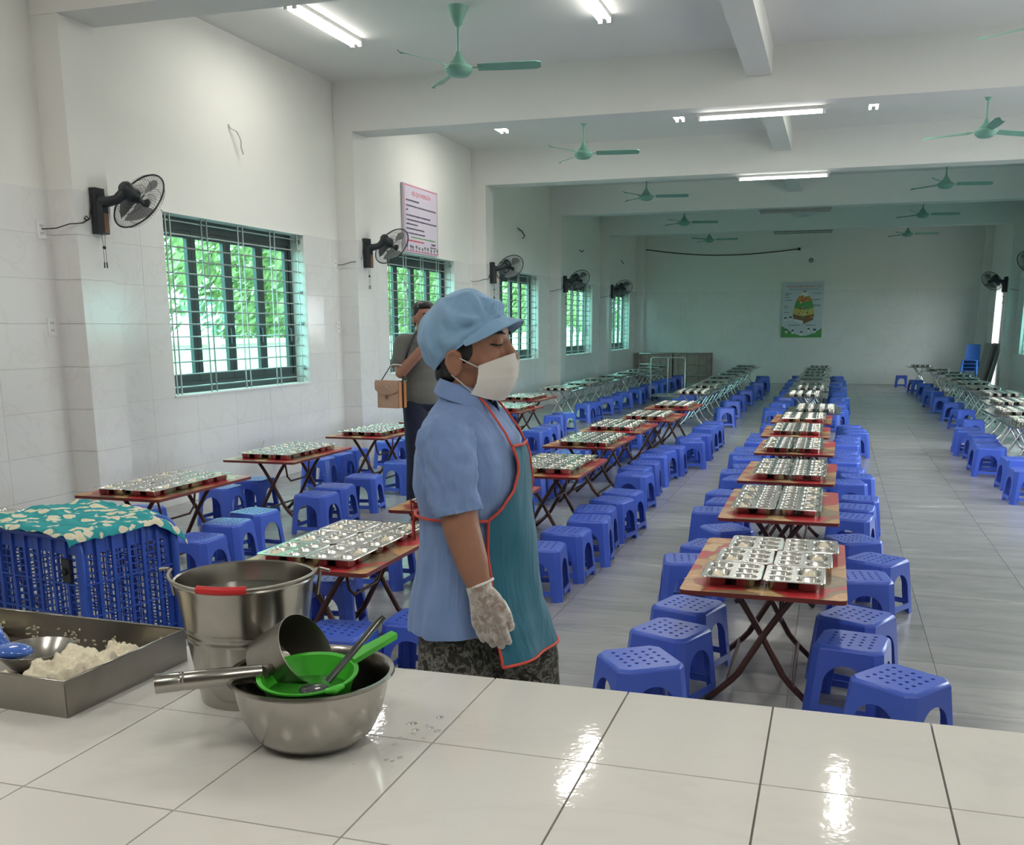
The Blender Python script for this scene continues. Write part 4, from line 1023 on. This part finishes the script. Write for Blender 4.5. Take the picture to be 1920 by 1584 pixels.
def hand(mb, Wp, d, f, nrm, curl=.25, sc=1.0, hold=False):
    Wp, d, f, nrm = Vector(Wp), Vector(d).normalized(), Vector(f).normalized(), Vector(nrm).normalized()
    P = lambda a, b, c: Wp+(d*a+f*b+nrm*c)*sc
    capsule(mb, P(-.01, 0, 0), P(.03, 0, 0), .021*sc, .022*sc)
    for b0, b1 in ((.026, .030), (.009, .010), (-.009, -.009), (-.024, -.028)): capsule(mb, P(.012, b0*.6, 0), P(.078, b1, 0), .015*sc, .0125*sc)
    for b, L, r, k in ((.030, .064, .0098, .9), (.0105, .074, .0100, 1.0), (-.0095, .068, .0095, 1.15), (-.028, .052, .0085, 1.3)):
        c = curl*k; pts = [P(.076, b, 0)]; an = c*.5; cur = pts[0]
        for s in (.45, .31, .24):
            cur = cur+(d*math.cos(an)-nrm*math.sin(an)+f*(b*1.3))*L*s*sc; pts.append(cur); an += c
        chain(mb, pts, [r*sc, r*.97*sc, r*.9*sc, r*.78*sc])
    chain(mb, [P(.012, .022, -.004), P(.048, .040, -.012), P(.078, .046, -.016), P(.104, .045, -.019)], [.015*sc, .0125*sc, .0105*sc, .0085*sc])

# ---- kitchen worker -----------------------------------------------------
WO = Vector((-.83, 2.30, 0))
wk = thing('person', 'worker in light blue shirt, cap, white mask and teal apron by counter', 'person', WO)
mb = MB()
mb.ball((.0, 0, 1.432), (.088, .073, .103), 20, 14); mb.ball((.040, 0, 1.345), (.050, .050, .052), 16, 10); mb.ball((.045, 0, 1.39), (.048, .060, .05), 16, 10)
mb.ball((.062, 0, 1.445), (.030, .052, .035)); capsule(mb, (.088, 0, 1.425), (.106, 0, 1.388), .009, .015); mb.ball((.086, 0, 1.352), (.016, .022, .018))
for s in (-1, 1):
    mb.ball((-.012, s*.075, 1.378), (.019, .008, .030)); chain(mb, [(.000, s*.082, 1.395), (-.012, s*.085, 1.407), (-.027, s*.086, 1.398), (-.031, s*.085, 1.378), (-.022, s*.083, 1.358), (-.010, s*.081, 1.349)], [.0045]*6); mb.ball((.060, s*.036, 1.392), (.026, .022, .022)); mb.ball((.078, s*.031, 1.424), (.012, .014, .010))
chain(mb, [(-.03, 0, 1.18), (-.018, 0, 1.27), (-.004, 0, 1.35)], [.062, .052, .052])
for z in [1.20, 1.12, 1.03, .95, .87, .80]:
    xb, xf, wy = {1.20: (-.09, .06, .145), 1.12: (-.105, .095, .145), 1.03: (-.10, .10, .135), .95: (-.095, .10, .135), .87: (-.105, .10, .15), .80: (-.12, .10, .16)}[z]
    mb.ball(((xb+xf)/2, 0, z), ((xf-xb)/2, wy, .075), 20, 10)
RA = [(-.012, -.150, 1.205), (.022, -.182, 1.105), (.040, -.192, 1.015), (.068, -.200, .935), (.088, -.200, .868)]
LA = [(-.012, .150, 1.205), (-.022, .185, 1.10), (-.035, .195, .99), (-.03, .20, .90), (-.01, .20, .83)]
for A in (RA, LA): chain(mb, A, [.050, .046, .043, .038, .0255])
hand(mb, RA[-1], (.24, .0, -.97), (.97, 0, .24), (0, -1, 0), .22, .95); hand(mb, LA[-1], (.1, 0, -.99), (.99, 0, .1), (0, 1, 0), .3, .95)
RL = [(-.02, -.085, .78), (-.005, -.085, .43), (-.03, -.085, .08)]; LL = [(-.01, .085, .78), (.13, .085, .47), (.09, .085, .09)]
for A in (RL, LL):
    chain(mb, A, [.085, .055, .036]); a = A[-1]; capsule(mb, (a[0]-.02, a[1], .035), (a[0]+.13, a[1], .025), .035, .026)
link('body', skin_of(mb, .0042, 'skin', 'body', 4), wk)
# hair: back of the head, sides, low bun
mb = MB(); mb.ball((-.022, 0, 1.415), (.074, .0775, .075), 18, 12); mb.ball((-.058, 0, 1.352), (.034, .045, .034)); mb.ball((-.032, 0, 1.355), (.035, .056, .045))
for s in (-1, 1): mb.ball((.004, s*.063, 1.414), (.028, .0125, .036))
link('hair', skin_of(mb, .005, 'hair', 'hair', 3), wk)
# face details
mb = MB()
for s in (-1, 1):
    mb.tube([(.066+.0, s*.049, 1.420), (.077, s*.043, 1.4185), (.086, s*.033, 1.419), (.091, s*.022, 1.421)], [.0012, .0024, .0026, .0012], 6)
mb.build('eyelashes', 'hair', wk, True)
mb = MB()
for s in (-1, 1): mb.tube([(.058, s*.054, 1.440), (.076, s*.045, 1.446), (.088, s*.031, 1.447), (.093, s*.018, 1.444)], [.0012, .003, .0032, .0018], 6)
mb.build('eyebrows', 'hair', wk, True)
# shirt: loft
SHIRT = [(1.318, -.070, .016, .060), (1.29, -.078, .030, .074), (1.262, -.092, .058, .118), (1.235, -.105, .080, .150), (1.20, -.118, .104, .166), (1.15, -.128, .120, .169), (1.09, -.133, .125, .166), (1.03, -.124, .126, .160), (.95, -.116, .128, .160), (.88, -.128, .130, .168), (.80, -.142, .134, .182), (.74, -.150, .138, .190)]
def torso(z, th, off=0.0):
    xb, xf, wy = interp(SHIRT, z); cx = (xb+xf)/2; ax_ = (xf-xb)/2; c, s = math.cos(th), math.sin(th); e = .86
    x = cx+(ax_+off)*math.copysign(abs(c)**e, c); y = (wy+off)*math.copysign(abs(s)**e, s); return Vector((x, y, z))
def shirt_fn(u, v):
    th = 2*PI*u; z = 1.318-(1.318-.738)*v; p = torso(z, th)
    low = max(0, (1.05-z)/.36); d = .008*low*math.sin(th*7+1.3*math.sin(th*2))+.009*(.35+low)*mnoise.noise(Vector((math.cos(th)*3, math.sin(th)*3, z*5)))+.0045*mnoise.noise(Vector((math.cos(th)*8, math.sin(th)*8, z*11)))
    if abs(z-1.02) < .06: d -= .005*(1-abs(z-1.02)/.06)
    n = Vector((p.x+.005, p.y, 0)).normalized(); return p+n*d*min(1, v*6)+Vector((0, 0, .012*low*math.cos(th)*(1 if v > .97 else 0)))
mb = MB(); mb.grid(shirt_fn, 96, 90, True); link('shirt', solid(mb.mesh('shirt', 'shirt_blue', True), .003), wk)
for s, A in ((-1, RA), (1, LA)):
    mb = MB(); base = [Vector((-.020, s*.110, 1.235)), Vector((-.006, s*.152, 1.205)), Vector((.004, s*.172, 1.165)), Vector((.016, s*.182, 1.12)), Vector((.026, s*.188, 1.08)), Vector((.034, s*.191, 1.046))]
    rr = [.052, .066, .066, .062, .057, .056]
    def sl(u, v):
        k = v*5; i = min(4, int(k)); f = k-i; c = base[i].lerp(base[i+1], f); r = rr[i]+(rr[i+1]-rr[i])*f; a = 2*PI*u
        t = (base[i+1]-base[i]).normalized(); U = Vector((1, 0, 0)); U = (U-t*U.dot(t)).normalized(); V_ = t.cross(U)
        r *= 1+.06*math.sin(a*3+v*9)*v+.16*mnoise.noise(Vector((math.cos(a)*2, math.sin(a)*2, v*3+s)))+.11*mnoise.noise(Vector((math.cos(a)*6, math.sin(a)*6, v*9+s)))
        if v > .9: r *= 1.03
        return c+U*r*math.cos(a)*1.0+V_*r*math.sin(a)*.86
    mb.grid(sl, 56, 40, True); link('sleeve', solid(mb.mesh('sleeve', 'shirt_blue', True), .003), wk)
mb = MB()                                            # collar
def col(u, v):
    a = R_(28)+(2*PI-R_(56))*u; front = abs(u-.5)*2; rx, ry = .050+.004*front, .062
    r = 1+[0, .05, .34][int(v*2+.001)] if v in (0, .5, 1) else 1
    z = 1.318-.036*front**2*1.0+[0, .026, -.004-.018*front][int(v*2+.001)]
    return Vector((-.022+.030*front*math.cos(a)*0+rx*r*math.cos(a)+.020*max(0, math.cos(a)), ry*r*math.sin(a), z))
mb.grid(col, 44, 3); link('collar', solid(mb.mesh('collar', 'shirt_blue', True), .003), wk)
# trousers
mb = MB(); mb.ball((-.015, 0, .80), (.105, .150, .09), 18, 10)
chain(mb, [(-.025, -.080, .74), (-.02, -.085, .60), (-.005, -.085, .42), (-.03, -.085, .12)], [.088, .095, .075, .062]); chain(mb, [(.0, .080, .74), (.085, .085, .62), (.13, .085, .46), (.09, .085, .13)], [.092, .112, .078, .062])
link('trousers', skin_of(mb, .007, 'trousers_print', 'trousers', 5), wk)
# apron
AP = [(1.185, .055, .120, .012), (1.13, .050, .128, .012), (1.09, .075, .133, .027), (1.05, .112, .137, .052), (1.02, .140, .140, .074), (.95, .143, .150, .072), (.88, .152, .155, .066), (.80, .166, .163, .060), (.74, .180, .182, .064), (.685, .190, .195, .062)]
def apf(u, v):
    z = 1.185-.50*v; Wd, xf, c = interp(AP, z); q = 2*u-1; low = max(0, (1.0-z)/.3)
    x = xf-c*abs(q)**2.2+.006*low*math.sin(q*7+z*9)+.004*mnoise.noise(Vector((q*3, z*8, 2)))
    xb, xt, wy = interp(SHIRT, z); sy = min(1, abs(q)*Wd/wy)**(1/.86)
    x = max(x, (xb+xt)/2+(xt-xb)/2*max(0, 1-sy*sy)**.43+.008)
    return Vector((x+.007, q*Wd, z))
mb = MB(); mb.grid(apf, 33, 60); ap = link('apron', solid(mb.mesh('apron', 'apron_teal', True), .0025), wk)
for nm, pts in (('side', [apf(0, v/40) for v in range(41)]), ('side', [apf(1, v/40) for v in range(41)]), ('hem', [apf(u/24, 1) for u in range(25)]), ('top', [apf(u/10, 0) for u in range(11)])):
    mb = MB(); mb.tube([p+Vector((.001, 0, 0)) for p in pts], .0038, 6); mb.build('piping', 'red_piping', ap, True)
for s in (-1, 1):
    p0 = apf(0 if s < 0 else 1, 0)
    mb = MB(); mb.tube([p0, Vector((.104, s*.056, 1.216)), Vector((.080, s*.054, 1.248)), Vector((.052, s*.050, 1.284)), Vector((.020, s*.046, 1.312)), Vector((-.01, s*.046, 1.318))], .0046, 6, flat=.6); mb.build('neck_strap', 'red_piping', ap, True)
    pw = apf(0 if s < 0 else 1, .33); pts = [pw]+[torso(1.02, s*R_(a), .007) for a in range(72, 181, 9)]; mb = MB(); mb.tube(pts, .005, 6, flat=.7); mb.build('waist_tie', 'red_piping', ap, True)
mb = MB(); mb.ball((-.134, 0, 1.02), (.012, .016, .014)); mb.tube([(-.134, -.01, 1.02), (-.148, -.03, .985), (-.145, -.035, .94)], .005, 5); mb.tube([(-.134, .01, 1.02), (-.15, .02, .98), (-.146, .03, .95)], .005, 5); mb.tube([(-.134, -.005, 1.02), (-.15, -.035, 1.04), (-.146, -.04, .995), (-.134, -.005, 1.02)], .005, 5); mb.build('tie_bow', 'red_piping', ap, True)
# cap with visor
Cc = Vector((.0, 0, 1.417)); e1 = Vector((.804, 0, .595)); nn = Vector((-.595, 0, .804)); RB = .103
def capf(u, v):
    a = 2*PI*u; h = .126*math.sin(v*PI/2)**1.15; R0 = RB*(max(0, 1-(h/.1285)**3.0))**.5
    pl = (1-v)**1.5*min(1, v*9); R0 *= 1+.030*math.sin(a*17)*pl+.10*min(1, v*5)*(1-v)*1.3
    R0 += .018*mnoise.noise(Vector((math.cos(a)*2.6, math.sin(a)*2.6, v*2.5)))*min(1, v*5)*(1-v*.6)
    f = math.cos(a); lat = .80
    back = max(0, -f); h2 = h-.004*math.sin(a*5+v*7)*(1-v)*v*4
    ridge = .010*math.exp(-((math.sin(a*1.5+3.2*v-.6))/.25)**2)*v*(1-v)*3
    p = Cc+e1*(R0*f*(1.0 if f > 0 else 1.03))+Vector((0, 1, 0))*(R0*lat*math.sin(a))+nn*(h2+ridge)
    G = Vector((.062, .058 if p.y > 0 else -.058, 1.478)); w_ = p-G; ph = math.atan2(w_.z+.25*abs(w_.y), -w_.x); r_ = w_.length
    dd = .0075*math.sin(ph*8+.8)*math.exp(-((r_-.065)/.045)**2)*min(1, v*8)*min(1, (1-v)*4)
    return p+(p-Vector((-.01, 0, 1.45))).normalized()*dd
mb = MB(); mb.grid(capf, 120, 44, True); mb.f.append(tuple(len(mb.v)-120+j for j in range(120))); mb.m.append(0); cp = link('cap', mb.mesh('cap', 'cap_blue', True), wk)
mb = MB()
def band(u, v):
    a = R_(-112)+R_(224)*u; r = RB*1.012; h = -.004+.036*v*(math.cos((u-.5)*PI)**.5 if 0 < u < 1 else .0)
    return Cc+e1*(r*math.cos(a)*(1-.10*v))+Vector((0, 1, 0))*(r*.80*math.sin(a)*(1-.04*v))+nn*h
mb.grid(band, 44, 5); link('cap_band', solid(mb.mesh('cap_band', 'cap_blue', True), .002), cp)
mb = MB()
def visor(u, v):
    a = R_(-84)+R_(168)*u; r = RB*1.015; base_ = Cc+e1*(r*math.cos(a))+Vector((0, 1, 0))*(r*.80*math.sin(a))+nn*(.006)
    o_ = Vector((.96, 0, -.16))*(.052*max(0, math.cos(a))**.6*v)+Vector((0, 1, 0))*(.004*math.sin(a)*v); return base_+o_+Vector((0, 0, -.010*v*abs(math.sin(a))**2))
mb.grid(visor, 40, 8); link('visor', solid(mb.mesh('visor', 'cap_blue', True), .003), cp)
# face mask
mb = MB()
def maskf(u, v):
    q = 2*u-1; a = q*R_(75); zc = 1.345; hh = .056*(1-.42*abs(q)**2.2); z = zc+(v-.5)*2*hh-.006*abs(q)
    prof = 1-.55*abs(2*v-1)**2.6; X = .040+(.083-.012*(1-v))*(1-abs(q)**2.1)*(.80+.20*prof)-(.022*(1-v)**3)
    Y = .0635*math.sin(a)/math.sin(R_(75))*(1.0-.05*abs(2*v-1)); crease = .0022*math.cos(q*PI*.5)*(1 if abs(v-.5) < .02 else 0)
    return Vector((X+crease+.0015*mnoise.noise(Vector((q*6, v*9, 0))), Y, z))
mb.grid(maskf, 41, 27); mk = link('face_mask', solid(mb.mesh('face_mask', 'mask_white', True), .002), wk)
for s in (-1, 1):
    uu = 0 if s < 0 else 1; pa = maskf(uu, .93); pb = maskf(uu, .07)
    mb = MB(); mb.tube([pa, Vector((.002, s*.079, 1.388)), Vector((-.020, s*.083, 1.400)), Vector((-.033, s*.082, 1.375)), Vector((-.018, s*.081, 1.350)), pb], .0016, 5); mb.build('ear_loop', 'mask_white', mk, True)
# thin plastic gloves
for s, A in ((-1, RA), (1, LA)):
    mb = MB(); hand(mb, A[-1], *(((.24, 0, -.97), (.97, 0, .24)) if s < 0 else ((.1, 0, -.99), (.99, 0, .1))), (0, s, 0), .22 if s < 0 else .3, .95); w0 = Vector(A[-1])
    for v_ in mb.v: pass
    capsule(mb, w0+Vector((-.004, 0, .012)), w0+Vector((.006, 0, -.03)), .028, .025)
    bmx = bmesh.new(); me = skin_of(mb, .0034, 'glove_plastic', 'glove', 3); bmx.from_mesh(me)
    for v_ in bmx.verts: v_.co += v_.normal*(.0026+.0016*mnoise.noise(v_.co*90))
    bmesh.ops.delete(bmx, geom=[f for f in bmx.faces if f.calc_center_median().z > w0.z+.018+(f.calc_center_median().x-w0.x)*.35], context='FACES'); bmx.to_mesh(me); bmx.free()
    g_ = link('glove', me, wk)
    mb = MB(); mb.tube([w0+Vector((.029*math.cos(a), .027*math.sin(a), .018+.012*math.cos(a))) for a in [2*PI*i/24 for i in range(24)]], .0035, 6, closed=True); mb.build('cuff', 'mask_white', g_, True)

# ---- visitor with the bag ----------------------------------------------
AL = R_(-38); MO = Vector((-2.985, 7.22, 0))
mn = thing('person', 'person in grey polo shirt and dark jeans raising a phone by window', 'person', MO, AL)
mb = MB(); hz = 1.535
mb.ball((.01, 0, hz+.02), (.092, .075, .098), 18, 12); mb.ball((.042, 0, hz-.075), (.052, .055, .052)); mb.ball((.05, 0, hz-.03), (.05, .062, .055)); capsule(mb, (.093, 0, hz+.0), (.112, 0, hz-.035), .010, .015); mb.ball((.088, 0, hz-.072), (.016, .024, .010))
for s in (-1, 1): mb.ball((-.005, s*.079, hz-.015), (.018, .009, .030)); mb.ball((.078, s*.033, hz+.022), (.016, .02, .008))
chain(mb, [(-.02, 0, 1.28), (.0, 0, 1.46)], [.068, .058])
for z, xx, wy in ((1.33, .085, .175), (1.22, .105, .165), (1.10, .11, .155), (.98, .09, .13), (.88, .085, .12)): mb.ball((0, 0, z), (xx, wy, .09), 18, 10)
mra = [(-.0, -.175, 1.345), (.03, -.225, 1.20), (.06, -.235, 1.135), (.16, -.15, 1.265), (.235, -.075, 1.375)]
mla = [(-.0, .175, 1.345), (.06, .215, 1.20), (.10, .21, 1.14), (.19, .13, 1.27), (.245, .06, 1.37)]
for A in (mra, mla): chain(mb, A, [.055, .047, .043, .038, .027])
hand(mb, mra[-1], (.35, .1, .93), (.2, .9, -.2), (.9, -.2, -.3), .7); hand(mb, mla[-1], (.35, -.1, .93), (.2, -.9, -.2), (.9, .2, -.3), .7)
for s in (-1, 1):
    chain(mb, [(-.01, s*.09, .88), (.0, s*.095, .47), (-.03, s*.10, .09)], [.085, .058, .04])
link('body', skin_of(mb, .006, 'skin_light', 'body', 4), mn)
mb = MB(); mb.ball((-.015, 0, hz+.045), (.098, .083, .082), 18, 12); mb.ball((.045, 0, hz+.085), (.055, .07, .035)); mb.ball((-.045, 0, hz-.01), (.055, .072, .06)); link('hair', skin_of(mb, .006, 'hair', 'hair', 3), mn)
mb = MB()
for s in (-1, 1): mb.tube([(.080, s*.048, hz+.004), (.096, s*.035, hz+.005), (.100, s*.02, hz+.003)], .003, 5); mb.tube([(.083, s*.052, hz+.026), (.100, s*.035, hz+.032), (.105, s*.018, hz+.028)], .0036, 5)
mb.build('eyes_and_brows', 'hair', mn, True)
mb = MB()
for z, xx, wy in ((1.345, .090, .17), (1.28, .112, .188), (1.20, .124, .18), (1.10, .13, .174), (1.02, .133, .172), (.98, .132, .172)): mb.ball((.005, 0, z), (xx, wy, .16 if z < 1.25 else .09), 24, 14)
capsule(mb, (-.015, 0, 1.35), (-.005, 0, 1.415), .085, .066)
for s, A in ((-1, mra), (1, mla)): chain(mb, [(-.005, s*.14, 1.36), A[0], Vector(A[0]).lerp(Vector(A[1]), .85)], [.06, .074, .066])
link('polo_shirt', skin_of(mb, .008, 'polo', 'polo_shirt', 5), mn)
for s, A in ((-1, mra), (1, mla)):
    a, b = Vector(A[0]), Vector(A[1]); d = (b-a).normalized(); c = a.lerp(b, 1.18); q = d.to_track_quat('Z', 'X').to_matrix(); mb = MB(); mb.tube([c+q @ Vector((.060*math.cos(t), .060*math.sin(t), 0)) for t in [2*PI*i/22 for i in range(22)]], .006, 6, closed=True); mb.build('sleeve_band', 'white_cloth', mn, True)
mb = MB(); mb.grid(lambda u, v: Vector((-.004+(.072+.02*v)*math.cos(2*PI*u), (.074+.018*v)*math.sin(2*PI*u), 1.425-.03*v-.03*max(0, math.cos(2*PI*u)))), 30, 3, True); cl_ = link('collar', solid(mb.mesh('collar', 'polo', True), .004), mn)
mb = MB(); mb.tube([(-.004+.093*math.cos(a), .093*math.sin(a), 1.395-.03*max(0, math.cos(a))) for a in [2*PI*i/30 for i in range(30)]], .006, 5, closed=True); mb.build('collar_edge', 'white_cloth', cl_, True)
mb = MB(); mb.ball((0, 0, .90), (.118, .160, .08), 18, 10)
for s in (-1, 1): chain(mb, [(0, s*.085, .86), (.005, s*.092, .50), (-.025, s*.10, .08)], [.098, .076, .066])
link('jeans', skin_of(mb, .008, 'jeans', 'jeans', 4), mn)
for s in (-1, 1):
    mb = MB(); mb.ball((-.04, s*.10, .05), (.05, .042, .05)); mb.ball((.06, s*.105, .035), (.10, .045, .035)); link('shoe', skin_of(mb, .008, 'shoe', 'shoe', 3), mn)
o = tag(thing('phone', 'dark phone held up in front of the face of the polo shirt person', 'phone', MO+Matrix.Rotation(AL, 3, 'Z') @ Vector((.285, 0, 1.465)), AL), None)
mb = MB(); mb.box(-.005, .005, -.08, .08, -.038, .038); mb.build('case', 'black_plastic', o); mb = MB(); mb.box(-.0056, -.005, -.074, .074, -.034, .034); mb.build('screen', 'smoky_plastic', o)
# shoulder bag at the right hip
t = thing('shoulder_bag', 'tan leather satchel with black strap hanging at the hip', 'bag', (-3.165, 7.00, .875), R_(-12))
mb = MB(); mb.prism(rrect(.20, .105, .015, 3), 0, .195); mb.build('body', 'tan_leather', t, 40)
mb = MB(); mb.box(.1005, .104, -.048, .048, .004, .19); mb.build('side_panel', 'orange_leather', t)
mb = MB(); mb.grid(lambda u, v: Vector(((u-.5)*.214, [.053, -.055, -.066, -.063, -.060][min(4, int(v*4+.01))], [.200, .205, .185, .14, .10+.035*abs(2*u-1)**3][min(4, int(v*4+.01))])), 15, 5); fl = link('flap', solid(mb.mesh('flap', 'tan_leather', True), .004), t)
mb = MB(); mb.ball((0, -.068, .085), (.011, .006, .013)); mb.build('clasp', 'ink_brown', t, True)
mb = MB(); mb.tube([(.0, -.0665, .165), (.02, -.0675, .15), (.012, -.0675, .172), (-.005, -.0675, .15)], .003, 5); mb.build('emblem', 'ink_white', fl)
mb = MB(); mb.tube([(.105, 0, .0), (.107, 0, .20), (.125, .03, .38), (.15, .10, .53), (.13, .16, .555), (.07, .20, .50), (-.06, .12, .34), (-.09, .0, .20)], .011, 6, flat=.35); mb.build('strap', 'cord_black', t, True)
